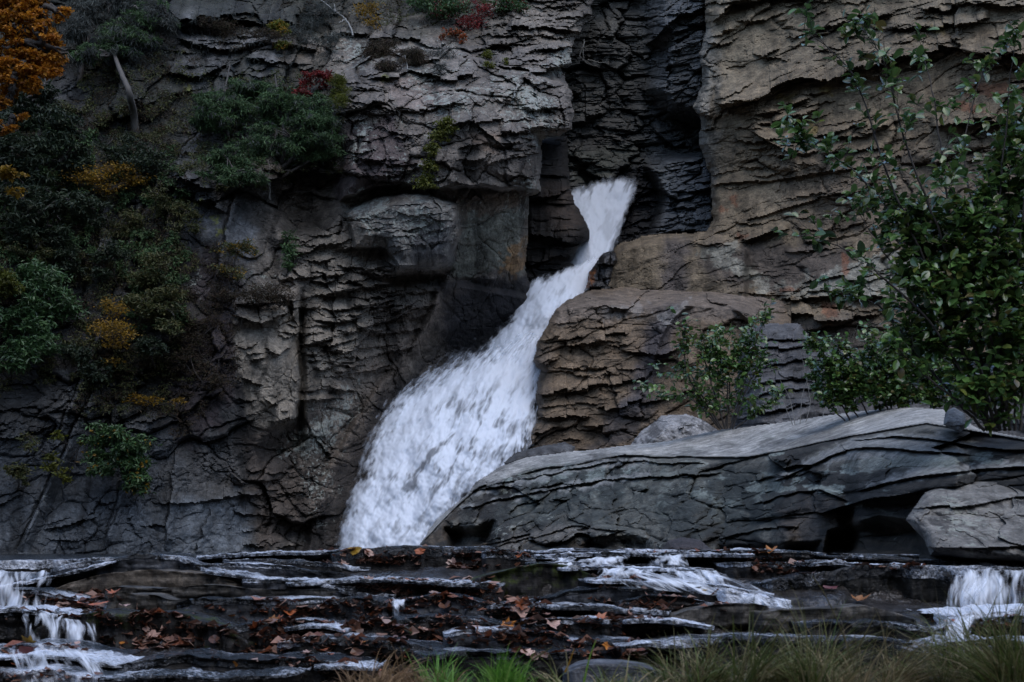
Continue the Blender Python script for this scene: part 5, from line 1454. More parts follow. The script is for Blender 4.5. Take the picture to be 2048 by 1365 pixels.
def plant(name, cat, label, clumps, mat, n, L, W, stems=None, Y=None, group='shrubs and trees growing on the cliff', base=None, twigs=None, bark=None, up=.5, droop=0.0, flat=.35, spread=.16, off=.35,
          seed=0, crown='foliage', trunk='stem', srad=.02, depthf=.7, outward=.0, extra=None, sub=8):
    """clumps in photo pixels (cx, cy, rx, rz); everything stands at the depth of the rock it grows on"""
    random.seed(seed + 5)
    cl = []
    for (cx, cy, rx, rz) in clumps:
        y = (Y if Y else wall_y(cx, cy, off)) - rx * .35 * (Y or 40) / F
        p = at(cx, cy, y); m = y / F
        cl.append((p.x, p.y, p.z, rx * m, max(rx, rz) * m * depthf, rz * m))
    cl0, cl = cl, []
    for c in cl0:
        k = sub if c[3] > .25 else 1
        if k == 1: cl.append(c); continue
        for j in range(k):
            u = Vector((random.gauss(0, 1), random.gauss(0, 1), random.gauss(0, 1))).normalized() * random.uniform(.45, 1.0)
            q = random.uniform(.38, .62)
            cl.append((c[0] + u.x * c[3] * .85, c[1] + u.y * c[4] * .8, c[2] + u.z * c[5] * .9, c[3] * q * 1.1, c[4] * q, c[5] * q * random.uniform(.55, .9)))
    if base is None:
        c = max(clumps, key=lambda q: q[1] + q[3]); base = (c[0], c[1] + c[3])
    yb = Y if Y else wall_y(base[0], base[1], .02)
    root = empty(name, at(base[0], base[1], yb))
    bpy.context.view_layer.update()
    tag(root, label, cat, group)
    tb = []
    b0 = at(base[0], base[1], yb)
    if stems:
        for st in stems:
            pts = curve_pts([at(q[0], q[1] + (12 if i == 0 else 0), q[2] if len(q) > 2 else (Y or wall_y(q[0], q[1], -.35 + (off + .35) * min(1, i / 2)))) for i, q in enumerate(st)], 6, srad * .05)
            k = len(pts)
            tb.append((pts, [srad * (1 - .75 * i / (k - 1)) for i in range(k)], 0))
    else:
        for c in cl0:
            for j in range(2):
                e = Vector((c[0] + random.uniform(-.5, .5) * c[3], c[1], c[2] + random.uniform(-.2, .6) * c[5]))
                far = (e - b0).length > 1.2
                q0 = Vector((e.x + random.uniform(-.2, .2), e.y + (.3 if Y else 0) + (0 if Y else off), e.z - c[5] * 1.1)) if far else b0
                mid = (q0 + e) / 2 + Vector((random.gauss(0, .1), 0, -.05))
                pts = curve_pts([q0, mid, e], 5, srad * .2)
                tb.append((pts, [srad * (1 - .7 * i / (len(pts) - 1)) for i in range(len(pts))], (len(tb) + 1) if far else 0))
    # limbs reaching into each clump
    for c in cl:
        cc = Vector(c[:3])
        if random.random() < .35: continue
        src, gid = min(((p, t[2]) for t in tb for p in t[0]), key=lambda p: (p[0] - cc).length)
        for j in range(3):
            u = Vector((random.gauss(0, 1), random.gauss(0, 1), random.gauss(0, .7))).normalized()
            e = cc + Vector((u.x * c[3], u.y * c[4], u.z * c[5])) * random.uniform(.5, .95)
            pts = curve_pts([src, (src + e) / 2 + Vector((0, 0, random.uniform(-.05, .1))), e], 4, srad * .15)
            tb.append((pts, [srad * .45 * (1 - .8 * i / (len(pts) - 1)) for i in range(len(pts))], gid))
    for g in sorted({t[2] for t in tb}):
        o = obj(trunk, tubes_mesh(trunk, [t[:2] for t in tb if t[2] == g], 5), bark or M_BARK, root); child_keep(o, root)
    P, O = clump_points(cl, n, twigs or max(10, n // 22), seed, flat, spread)
    o = obj(crown, leaf_cloud(crown, P, L, W, up, droop, seed, O * outward if outward else None), mat, root); child_keep(o, root)
    if extra:
        m2, n2, L2, W2, dr = extra
        P, O = clump_points(cl, n2, max(8, n2 // 14), seed + 77, flat, spread * 1.1)
        nm = 'hanging_lichen' if dr > 1 else 'turning_leaves'
        o = obj(nm, leaf_cloud(nm, P, L2, W2, .2, dr, seed + 3), m2, root); child_keep(o, root)
    return root

# --- left: trees and shrubs on the cliff
plant('maple_tree', 'tree', 'maple with orange autumn leaves in the upper left corner', [(30, 30, 70, 60), (75, 25, 55, 45), (95, 90, 48, 55), (60, 80, 50, 50), (20, 120, 60, 50), (70, 145, 46, 34), (25, 170, 40, 30), (8, 228, 40, 38), (-70, 100, 80, 110)],
      M_ORANGE, 32000, .085, .06, [[(-110, 1120), (-90, 600), (-60, 300), (-10, 150), (50, 60)]], 31.0, 'trees at the left', (-110, 1120), 520, trunk='trunk', crown='crown', srad=.16, flat=.5, spread=.09, seed=1)
plant('maple_sapling', 'tree', 'thin orange-leaved sapling low on the left edge below the maple', [(14, 345, 30, 14), (30, 385, 18, 10)], M_YELLOW, 420, .11, .08, None, 33.0, 'trees at the left', (-40, 560), 60, seed=2, trunk='trunk', crown='crown', spread=.14)
plant('hemlock_tree', 'tree', 'crooked hemlock with bare trunk on the upper left cliff', [(215, 88, 75, 34), (255, 60, 60, 40), (170, 110, 40, 23), (300, 40, 50, 40)], M_HEML, 11000, .13, .026,
      [[(274, 282), (268, 230), (258, 185), (240, 140), (228, 100), (235, 40)]], None, 'trees at the left', (274, 282), 420, M_GREYBARK, .6, .35, .2, .10, 1.2, seed=3, crown='crown', trunk='trunk', srad=.13, extra=(M_GREYG, 3800, .22, .02, 1.4))
plant('hemlock_tree', 'tree', 'lichen-hung grey conifer at the top left beside the maple', [(190, 15, 60, 40), (150, 50, 40, 40), (250, 5, 60, 30), (320, 20, 40, 40)], M_GREYG, 9000, .18, .02,
      [[(150, 200), (170, 100), (190, 0), (200, -60)]], None, 'trees at the left', (150, 200), 300, M_BARK, .3, 1.0, .3, .12, 1.4, seed=4, crown='crown', trunk='trunk', srad=.10)
plant('conifer_tree', 'tree', 'dark conifer filling the hollow below the orange maple', [(80, 220, 70, 60), (60, 320, 70, 70), (130, 290, 50, 70), (40, 430, 60, 70), (110, 420, 45, 60), (10, 300, 60, 80)], M_DARKG, 16000, .15, .05,
      [[(60, 620), (65, 450), (75, 300), (90, 160)]], None, 'trees at the left', (60, 620), 420, M_BARK, .5, .4, .3, .11, 1.2, seed=5, crown='crown', trunk='trunk', srad=.12)
G = 'shrubs and trees growing on the cliff'
plant('hemlock_tree', 'tree', 'bushy green hemlock left of the dark overhang', [(440, 215, 62, 40), (405, 255, 40, 30), (480, 180, 50, 32)], M_HEML, 9000, .13, .026, [[(470, 330), (455, 260), (450, 190), (460, 130)]], None, G, (470, 330), 300, M_BARK, .6, .4, .2, .12, 1.0, seed=6, crown='crown', trunk='trunk', srad=.07, extra=(M_GREYG, 1500, .16, .02, 1.2))
plant('hemlock_tree', 'tree', 'spreading green hemlock in front of the dark overhang', [(560, 215, 70, 36), (590, 265, 78, 40), (535, 280, 50, 34), (640, 235, 45, 36)], M_HEML, 14000, .13, .026, [[(560, 350), (570, 280), (560, 220), (550, 150)], [(560, 330), (620, 280), (660, 240)]], None, G, (560, 350), 420, M_BARK, .6, .4, .2, .11, 1.5, seed=7, crown='crown', trunk='trunk', srad=.08, extra=(M_GREYG, 1500, .16, .02, 1.2))
plant('hemlock_tree', 'tree', 'low hemlock bough hanging below the other hemlocks', [(450, 325, 55, 34), (480, 350, 50, 26), (620, 300, 70, 26)], M_HEML, 7500, .13, .026, [[(560, 345), (500, 330), (430, 330)], [(560, 345), (640, 310)]], None, G, (560, 345), 240, M_BARK, .6, .45, .2, .12, 1.2, seed=8, crown='crown', trunk='trunk', srad=.06)
plant('red_shrub', 'shrub', 'red-leaved shrub beside a yellow-green pine sapling', [(635, 160, 32, 22), (612, 182, 18, 12)], M_RED, 1200, .08, .05, seed=9, off=.8)
plant('pine_sapling', 'tree', 'small rounded yellow-green pine sapling right of the red shrub', [(678, 175, 20, 24), (680, 200, 15, 16)], M_YGREEN, 3200, .09, .014, [[(688, 235), (684, 200), (680, 150)]], None, G, (688, 235), 90, seed=10, off=.9, crown='crown', trunk='trunk', srad=.03, spread=.15)
plant('yellow_shrub', 'shrub', 'airy yellow-leaved shrub at left below the crooked hemlock', [(180, 355, 40, 18), (225, 340, 40, 14), (255, 360, 36, 12), (215, 378, 30, 10)], M_YELLOW, 2000, .06, .04, seed=11, off=.7, spread=.34, up=.7, twigs=260, sub=12)
plant('heath_shrub', 'shrub', 'dark green thicket below the airy yellow shrub', [(180, 420, 50, 40), (105, 465, 30, 55), (300, 330, 50, 40), (240, 300, 50, 30)], M_DARKG, 7000, .09, .04, seed=12, off=.5)
plant('rhododendron_bush', 'shrub', 'large green rhododendron against the left edge', [(70, 560, 60, 40), (110, 600, 50, 45), (40, 640, 55, 50), (90, 680, 40, 40), (20, 720, 40, 40)], M_RHODO, 7500, .14, .05, seed=13, off=.7, up=.6, droop=.3)
plant('yellow_shrub', 'shrub', 'yellow-green bush at the left edge above the rhododendron', [(14, 570, 26, 26), (5, 545, 20, 18)], M_YGREEN, 900, .1, .05, seed=14, off=1.6)
plant('orange_shrub', 'shrub', 'thin orange shrub right of the large rhododendron', [(228, 620, 26, 22), (215, 655, 42, 23), (235, 690, 24, 14), (250, 665, 22, 16)], M_YELLOW, 1700, .06, .04, seed=15, off=.7, spread=.34, twigs=260, sub=12)
plant('orange_shrub', 'shrub', 'scrap of orange leaves under the thin orange shrub', [(225, 722, 26, 7), (285, 800, 34, 12), (355, 805, 22, 6)], M_YELLOW, 420, .085, .05, seed=16, off=.5, spread=.2, twigs=50)
plant('olive_bush', 'shrub', 'olive-green bush between the orange shrub and the purple-brown wall', [(305, 545, 42, 50), (335, 600, 40, 40), (290, 610, 45, 40), (345, 645, 30, 30)], M_OLIVE, 5200, .10, .04, seed=17, off=.6)
plant('heath_shrub', 'shrub', 'dark shrubs below the thin orange shrub', [(150, 710, 36, 30), (195, 740, 30, 26), (300, 690, 36, 34), (130, 520, 40, 40), (220, 520, 34, 40)], M_DARKG, 5200, .10, .04, seed=18, off=.5)
plant('rhododendron_bush', 'shrub', 'green rhododendron with yellow leaves low on the left cliff', [(235, 880, 58, 38), (270, 920, 42, 34), (210, 925, 45, 30), (265, 965, 34, 24)], M_RHODO, 6500, .13, .045, seed=19, off=.7, up=.6, droop=.3, extra=(M_YELLOW, 160, .1, .06, .3))
plant('yellow_shrub', 'shrub', 'yellow-leaved sprig left of the low rhododendron', [(162, 886, 12, 5), (115, 875, 10, 14), (100, 935, 14, 26), (130, 950, 14, 14)], M_YGREEN, 420, .10, .06, seed=20, off=.5)
plant('yellow_shrub', 'shrub', 'thin yellowish shrub on the wall above the purple-brown stain', [(475, 505, 36, 30), (462, 545, 30, 24)], M_OLIVE, 1300, .07, .035, seed=21, off=.5, spread=.2, extra=(M_YELLOW, 420, .06, .035, .3))
plant('heath_shrub', 'shrub', 'tuft of brown heath on the ledge above the pale panel', [(530, 588, 48, 23), (460, 590, 26, 14), (560, 600, 26, 14)], M_BROWN, 3800, .08, .016, seed=22, off=.4)
plant('fern_clump', 'plant', 'narrow green plant rooted in the crack above the pale panel', [(577, 470, 10, 16), (580, 500, 12, 23), (576, 530, 10, 14)], M_RHODO, 700, .10, .035, seed=23, off=.4)
plant('vine', 'plant', 'yellow-green vine trailing down the central buttress', [(890, 246, 18, 12), (878, 272, 18, 12), (866, 300, 12, 16), (862, 330, 12, 14), (850, 362, 18, 16), (900, 262, 10, 10)], M_YGREEN, 2200, .085, .05, seed=24, off=.25, droop=.4, depthf=.4)
plant('heath_shrub', 'shrub', 'dark green shrub on the top edge above the buttress', [(880, 12, 60, 26), (840, -10, 40, 26), (1020, 5, 40, 20)], M_RHODO, 5200, .10, .04, seed=25, off=.8, extra=(M_RED, 900, .07, .04, .2))
plant('red_shrub', 'shrub', 'dark red shrub right of the green shrub on the top edge', [(950, 25, 36, 26), (940, 48, 26, 12)], M_RED, 1200, .065, .04, seed=26, off=.7, spread=.3)
plant('red_shrub', 'shrub', 'orange-red sprig on the lip of the central buttress', [(905, 66, 26, 8), (885, 76, 14, 6), (925, 78, 14, 7)], leaf_material('orange_red_leaves', [(.16, .02, .008), (.26, .06, .012), (.06, .04, .01)], .6, .35), 420, .075, .05, seed=27, off=.4)
plant('yellow_shrub', 'shrub', 'yellow tuft high on the cliff left of the bare white branch', [(560, 62, 20, 24), (565, 92, 18, 12)], M_YGREEN, 1100, .08, .04, seed=28, off=.5, extra=(M_YELLOW, 420, .08, .04, .2))
plant('orange_shrub', 'shrub', 'airy orange shrub right of the bare white branch', [(740, 20, 26, 22), (748, 44, 22, 16)], M_YELLOW, 620, .075, .04, seed=29, off=.5, spread=.22, twigs=60)
plant('heath_shrub', 'shrub', 'brown heath capping the ledge below the top left', [(470, 60, 55, 16), (420, 45, 40, 12), (540, 75, 40, 12)], M_BROWN, 3400, .08, .018, seed=30, off=.4)
plant('heath_shrub', 'shrub', 'dry brown grass hanging over the buttress ledge', [(770, 105, 40, 26), (830, 110, 40, 23), (790, 130, 36, 14)], M_BROWN, 6500, .16, .014, seed=31, off=.5, droop=.9, up=.1)
plant('heath_shrub', 'shrub', 'grey twiggy shrub on the shoulder of the buttress', [(895, 110, 32, 24), (880, 140, 22, 16)], M_GREYG, 900, .16, .012, seed=32, off=.4, droop=.3, spread=.2)
plant('yellow_shrub', 'shrub', 'small yellow-green tuft on the shoulder of the buttress', [(972, 112, 12, 10), (978, 130, 10, 8), (1012, 122, 6, 5)], M_YGREEN, 700, .07, .035, seed=33, off=.35)
plant('heath_shrub', 'shrub', 'grey-green tangle high left of the bare white branch', [(620, 30, 45, 28), (660, 80, 40, 16), (600, 70, 36, 20)], M_GREYG, 2400, .15, .014, seed=34, off=.5, droop=.3)
plant('heath_shrub', 'shrub', 'low green sprigs on the wall beside the leaning slab', [(35, 950, 26, 30), (60, 880, 20, 20)], M_OLIVE, 900, .09, .04, seed=35, off=.4)
plant('heath_shrub', 'shrub', 'dark twiggy thicket spilling down left of the purple-brown wall', [(370, 440, 34, 40), (255, 440, 36, 40), (330, 400, 40, 30), (60, 500, 40, 30)], M_OLIVE, 3600, .10, .03, seed=36, off=.4, droop=.3)
plant('heath_shrub', 'shrub', 'dark heath clinging to the purple-brown wall', [(400, 660, 40, 50), (420, 740, 36, 40), (370, 720, 30, 40), (440, 600, 34, 34)], M_BROWN, 3800, .07, .02, seed=37, off=.15, droop=.4, depthf=.25)

# low growth carpeting the wall: nobody could count it
def cover(name, label, polys, n, L, W, mat, seed, off=.06, droop=.5):
    r = np.random.default_rng(seed)
    x0, y0, c, A = ROCKS['cliff_left']
    out = []
    ar = [abs(np.ptp([p[0] for p in q]) * np.ptp([p[1] for p in q])) for q in polys]
    for q, a in zip(polys, ar):
        m = int(n * a / sum(ar))
        P = np.array(q, float); lo, hi = P.min(0), P.max(0)
        qx = r.uniform(lo[0], hi[0], m * 3).astype(np.float32); qy = r.uniform(lo[1], hi[1], m * 3).astype(np.float32)
        f = fbm(qx / 38, qy / 26, 4, seed, .6)
        ok = (sdf(qx, qy, q) + 26 * fbm(qx / 50, qy / 50, 3, seed + 1) > 0) & (f + r.normal(size=len(qx)) * .12 > .08)
        qx, qy = qx[ok], qy[ok]
        i = np.clip(((qy - y0) / c).astype(int), 0, A.shape[0] - 1); j = np.clip(((qx - x0) / c).astype(int), 0, A.shape[1] - 1)
        Y = A[i, j] - off - .22 * r.random(len(qx)) ** 2
        g = Y < 1e5
        qx, qy, Y = qx[g], qy[g], Y[g]
        out.append(np.stack([(qx - CX) * Y / F, Y, (HY - qy) * Y / F], -1))
    P = np.concatenate(out)
    tag(obj(name, leaf_cloud(name, P, L, W, .5, droop, seed), mat), label, 'ground cover', kind='stuff')
LEFTP = [[(-60, 180), (200, 200), (380, 300), (360, 520), (220, 560), (-60, 620)], [(130, 100), (380, 90), (430, 330), (250, 350)], [(140, 560), (380, 470), (400, 700), (330, 840), (150, 820)]]
cover('heath_cover', 'brown heath and dead fern carpeting the left cliff face', LEFTP + [[(330, 480), (480, 480), (480, 760), (350, 880)], [(390, 40), (560, 60), (640, 110), (420, 120)], [(560, -60), (1080, -60), (1040, 40), (740, 70), (600, 110)]], 44000, .075, .022, M_BROWN, 201)
cover('moss_cover', 'dark green moss and low shrubs carpeting the left cliff face', LEFTP + [[(380, 140), (690, 140), (690, 350), (400, 380)], [(-60, 600), (180, 620), (160, 760), (-60, 800)], [(700, -60), (1020, -60), (960, 40), (760, 50)]], 44000, .07, .03, M_OLIVE, 202)
cover('shrub_cover', 'dark leafy undergrowth filling the hollows of the left cliff', [[(-60, 200), (190, 250), (200, 520), (-60, 560)], [(220, 290), (350, 290), (380, 400), (230, 420)], [(230, 460), (360, 460), (380, 680), (240, 640)], [(420, 160), (680, 170), (680, 330), (430, 330)]], 36000, .085, .04, M_HEML, 203, .1)
cover('grey_twigs', 'grey lichen-hung twigs spread over the upper left cliff', [[(130, -60), (700, -60), (690, 130), (400, 140), (150, 120)], [(380, 150), (690, 150), (690, 330), (380, 330)]], 7000, .16, .010, M_GREYG, 204, .15, .9)

# bare branch, roots in the slot
def branch(name, label, lines, mat, cat='branch', rad=.03, off=.6):
    root = None
    b0 = lines[0][0]
    tb = []
    for ln in lines:
        pts = curve_pts([at(q[0], q[1], q[2] if len(q) > 2 else wall_y(q[0], q[1], off)) for q in ln], 6, rad * .4)
        tb.append((pts, [rad * (1 - .75 * i / (len(pts) - 1)) for i in range(len(pts))]))
    o = obj(name, tubes_mesh(name, tb, 5), mat)
    return tag(o, label, cat)
branch('bare_branch', 'bare white dead branch leaning from the top of the cliff', [[(706, 72), (694, 42), (672, 24), (644, 2), (620, -20)], [(690, 40), (678, 46)], [(672, 24), (668, 8)]], M_PALEBARK)
branch('bare_branch', 'thin pale dead stem on the buttress ledge', [[(816, 140), (810, 112), (804, 84)]], M_PALEBARK, rad=.018)
branch('hanging_roots', 'tangled bare roots hanging at the top of the dark slot', [[(1168, 80), (1166, 105), (1172, 125), (1200, 135)], [(1170, 84), (1160, 112), (1180, 128)], [(1176, 120), (1205, 126), (1215, 118)]], M_PALEBARK, rad=.025)
branch('bare_branch', 'thin dead trunk below the spreading hemlock', [[(540, 400), (540, 360), (536, 320)], [(540, 372), (528, 350)]], M_PALEBARK, rad=.022)

# --- right bank shrubs with glossy leaves one can pick out
def leaf_mesh(name, L, W, fold, curl, mat):
    rows = [(0, .0), (.18, .62), (.42, 1.0), (.68, .9), (.88, .5), (1, .0)]
    V, Fc = [], []
    for (t, w) in rows:
        z = -curl * t * t * L
        V += [(-w * W / 2, t * L, z + fold * w * W), (0, t * L, z), (w * W / 2, t * L, z + fold * w * W)]
    for i in range(len(rows) - 1):
        a = i * 3
        Fc += [(a, a + 1, a + 4, a + 3), (a + 1, a + 2, a + 5, a + 4)]
    me = bpy.data.meshes.new(name)
    me.from_pydata(V, [], Fc)
    for p in me.polygons: p.use_smooth = True
    me.materials.append(mat)
    return me

def frame(d, up):
    y = d.normalized()
    x = y.cross(up)
    if x.length < 1e-3: x = y.orthogonal()
    x.normalize()
    z = x.cross(y)
    return x, y, z

def twiggy(name, label, base, Y, stems, fill, L, nparts, seed, mats, rad=.016, cat='shrub', group='shrubs on the right bank', leafden=1.0, fillden=1.0, Yspread=.6):
    random.seed(seed)
    root = empty(name, at(base[0], base[1], Y))
    bpy.context.view_layer.update()
    tag(root, label, cat, group)
    tb, nodes = [], []
    def twig(p0, d, ln, r):
        c = [p0, p0 + d * ln * .5 + Vector((0, 0, random.uniform(-.02, .05) * ln)), p0 + d * ln + Vector((0, 0, random.uniform(-.05, .2) * ln))]
        pts = curve_pts(c, 4, .004)
        tb.append((pts, [r * (1 - .6 * i / (len(pts) - 1)) for i in range(len(pts))]))
        for i in range(2, len(pts)):
            if random.random() < .95 * leafden:
                nodes.append((pts[i], (pts[i] - pts[i - 1]).normalized()))
                if random.random() < .7: nodes.append((pts[i] + Vector((random.gauss(0, .01), 0, 0)), (pts[i] - pts[i - 1]).normalized()))
    for st in stems:
        yy = Y + random.uniform(-Yspread, Yspread)
        k = len(st)
        ctrl = [at(q[0] + (random.gauss(0, 8) if 0 < i else 0), q[1], Y + (yy - Y) * i / (k - 1)) for i, q in enumerate(st)]
        pts = curve_pts(ctrl, 8, .006)
        n = len(pts)
        tb.append((pts, [rad * (1 - .8 * i / (n - 1)) for i in range(n)]))
        for i in range(int(n * .35), n):
            d0 = (pts[i] - pts[i - 1]).normalized()
            for j in range(2 if i < n - 2 else 4):
                if random.random() < .8 * leafden:
                    d = (d0 * .6 + Vector((random.gauss(0, .6), random.gauss(0, .6), random.gauss(.1, .45)))).normalized()
                    twig(pts[i], d, random.uniform(1.2, 3.6) * L, rad * .22)
    for (cx, cy, rx, rz, n) in fill:
        for i in range(int(n * fillden)):
            u = Vector((random.gauss(0, 1), random.gauss(0, 1), random.gauss(0, 1))).normalized() * random.random() ** .4
            p = at(cx + u.x * rx, cy - u.z * rz, Y + u.y * rx * Y / F * .8)
            d = (Vector((u.x, u.y - .4, u.z * .5 + .3)) + Vector((random.gauss(0, .5), random.gauss(0, .5), random.gauss(0, .4)))).normalized()
            twig(p - d * L, d, random.uniform(1.0, 2.6) * L, rad * .2)
    o = obj('stems', tubes_mesh('stems', tb, 5), M_BARK, root); child_keep(o, root)
    leaves = []
    for p, d0 in nodes:
        d = (d0 * .35 + Vector((random.gauss(0, .75), random.gauss(-.25, .65), random.gauss(-.05, .45)))).normalized()
        up = Vector((random.gauss(0, .5), random.gauss(-.35, .5), 1.0)).normalized()
        leaves.append((p, d, up, random.uniform(.65, 1.15)))
    # nearest, most open leaves are separate parts
    leaves.sort(key=lambda q: q[0].y - .3 * q[3])
    temps = [leaf_mesh('leaf', L, L * .62, random.uniform(.08, .28), random.uniform(.0, .35), m) for m in mats for _ in range(3)]
    inv = root.matrix_world.inverted()
    from mathutils import Matrix
    for (p, d, up, s) in leaves[:nparts]:
        x, y, z = frame(d, up)
        lo = bpy.data.objects.new('leaf', random.choice(temps))
        m = Matrix(((x.x * s, y.x * s, z.x * s, p.x), (x.y * s, y.y * s, z.y * s, p.y), (x.z * s, y.z * s, z.z * s, p.z), (0, 0, 0, 1)))
        C.objects.link(lo); lo.parent = root
        lo.matrix_local = inv @ m
    rest = leaves[nparts:]
    if rest:
        tv = np.array([v.co[:] for v in temps[0].vertices]); tf = np.array([list(q.vertices) for q in temps[0].polygons])
        VV, FF = [], []
        for i, (p, d, up, s) in enumerate(rest):
            x, y, z = frame(d, up)
            R = np.array([x[:], y[:], z[:]]) * s
            VV.append(tv @ R + np.array(p[:])); FF.append(tf + i * len(tv))
        me = mesh_np('foliage', np.concatenate(VV), np.concatenate(FF))
        o = obj('foliage', me, M_SHRUB, root); child_keep(o, root)
        o['kind'] = 'stuff'
    return root

M_SH2 = leaf_material('shrub_leaf_green', [(0.064, 0.127, 0.034), (0.064, 0.127, 0.034)], .2, .22, .7)
M_SH3 = leaf_material('shrub_leaf_light', [(0.109, 0.193, 0.046), (0.109, 0.193, 0.046)], .2, .25, .7)
M_SH4 = leaf_material('shrub_leaf_dark', [(0.031, 0.064, 0.022), (0.031, 0.064, 0.022)], .2, .2, .7)
M_SH5 = leaf_material('shrub_leaf_bronze', [(0.104, 0.085, 0.027), (0.104, 0.085, 0.027)], .35, .25, .5)
MS = [M_SH2, M_SH2, M_SH3, M_SH4, M_SH5]
twiggy('leafy_shrub', 'tall leafy shrub with arching stems filling the right edge', (2000, 862), 13.9,
       [[(1985, 862), (1900, 640), (1780, 360), (1690, 150), (1610, 60)], [(1975, 862), (1880, 620), (1760, 400), (1640, 300), (1590, 285)], [(1980, 862), (1860, 660), (1730, 520), (1620, 470)],
        [(1990, 862), (1900, 560), (1820, 300), (1760, 130), (1740, 70)], [(2000, 862), (1930, 560), (1880, 330), (1870, 180), (1840, 100)], [(2010, 862), (1960, 520), (1940, 300), (1980, 130)],
        [(2020, 862), (2000, 560), (2010, 300), (2035, 90)], [(2030, 862), (2040, 600), (2060, 350), (2080, 150)], [(1970, 862), (1850, 720), (1760, 620), (1700, 590)], [(1990, 862), (1900, 700), (1800, 560), (1700, 420)],
        [(2000, 862), (1940, 700), (1860, 520), (1800, 420), (1760, 400)], [(2020, 862), (1970, 660), (1930, 460), (1900, 360)], [(2040, 862), (2030, 700), (1990, 480), (1960, 380)],
        [(1995, 862), (1880, 760), (1790, 700)], [(2060, 870), (2080, 700), (2110, 500)]],
       [(1960, 470, 110, 90, 150), (2000, 620, 110, 110, 230), (1890, 560, 90, 80, 150), (1990, 760, 90, 80, 170), (1830, 460, 80, 60, 60), (2030, 320, 50, 90, 90), (1870, 680, 70, 60, 90), (1940, 560, 90, 90, 40), (2080, 500, 70, 160, 120)],
       .115, 300, 71, MS, .017, leafden=.62, fillden=.8)
twiggy('leafy_shrub', 'upright leafy shrub standing on the slab before the brown cliff', (1445, 862), 25.4,
       [[(1440, 858), (1400, 760), (1380, 690), (1375, 655)], [(1450, 858), (1450, 760), (1440, 700), (1430, 672)], [(1460, 858), (1490, 760), (1510, 690), (1525, 638)], [(1445, 858), (1410, 790), (1360, 740), (1320, 770)],
        [(1465, 858), (1500, 780), (1530, 720)], [(1440, 858), (1390, 800), (1350, 790)], [(1455, 858), (1470, 740), (1480, 690)], [(1470, 858), (1520, 820), (1560, 790)], [(1450, 858), (1420, 740), (1405, 690)]],
       [(1440, 740, 62, 44, 80), (1480, 700, 40, 50, 50), (1430, 800, 60, 36, 60), (1510, 790, 36, 40, 30)], .115, 300, 72, MS, .018, Yspread=.4, leafden=.75, fillden=.6)
twiggy('leafy_shrub', 'dense low shrub between the upright shrub and the tall one', (1760, 842), 20.9,
       [[(1700, 842), (1670, 760), (1645, 700), (1640, 690)], [(1740, 840), (1710, 760), (1690, 700)], [(1780, 838), (1760, 750), (1740, 690)], [(1820, 836), (1810, 740), (1800, 680)], [(1860, 836), (1860, 740), (1850, 680)], [(1690, 842), (1640, 800), (1625, 760)],
        [(1720, 842), (1660, 780), (1630, 740)], [(1800, 838), (1780, 720), (1770, 680)]],
       [(1690, 750, 55, 45, 110), (1760, 745, 70, 55, 170), (1840, 740, 70, 60, 170), (1900, 760, 60, 60, 120), (1790, 790, 80, 30, 90), (1680, 800, 40, 26, 40)], .085, 300, 73, MS, .013, Yspread=.4)
branch('bare_twigs', 'bare upright twigs between the two shrubs on the slab', [[(1590, 850, 23), (1580, 800, 23), (1560, 760, 23)], [(1600, 850, 23), (1605, 790, 23), (1622, 740, 23)], [(1610, 850, 23), (1620, 800, 23), (1600, 700, 23)], [(1585, 850, 23), (1570, 810, 23)], [(1640, 846, 23), (1660, 790, 23), (1700, 690, 23), (1720, 640, 20)]], M_PALEBARK, 'twigs', .007)

# ================================================================== FALLEN LEAVES
bvh = BVHTree.FromPolygons([tuple(v) for v in np.concatenate(LV)], [tuple(int(i) for i in f) for f in np.concatenate(LF)])
def hit(px, py):
    d = Vector(((px - CX) / F, 1.0, (HY - py) / F)).normalized()
    h = bvh.ray_cast(Vector((0, 0, 0)), d, 40)
    return (h[0], h[1]) if h[0] is not None else (None, None)

def fallen_mesh(kind, L, curl, seed):
    r = random.Random(seed)
    V, Fc = [(0, 0, 0)], []
    n = 13
    for i in range(n):
        a = 2 * math.pi * i / n + r.gauss(0, .08)
        rad = L * .5 * (1 + (.24 if i % 2 == 0 else -.16) * (1 if kind == 'lobed' else .15)) * r.uniform(.7, 1.15)
        x, y = rad * math.cos(a) * (.55 if kind != 'lobed' else .75), rad * math.sin(a)
        z = curl * L * ((y / L) ** 2 * 1.6 + abs(x / L) * .9 * r.uniform(.3, 1.2)) + r.gauss(0, .02) * L
        V.append((x, y, z))
    for i in range(n):
        Fc.append((0, 1 + i, 1 + (i + 1) % n))
    me = bpy.data.meshes.new('fallen_leaf')
    me.from_pydata(V, [], Fc)
    return me

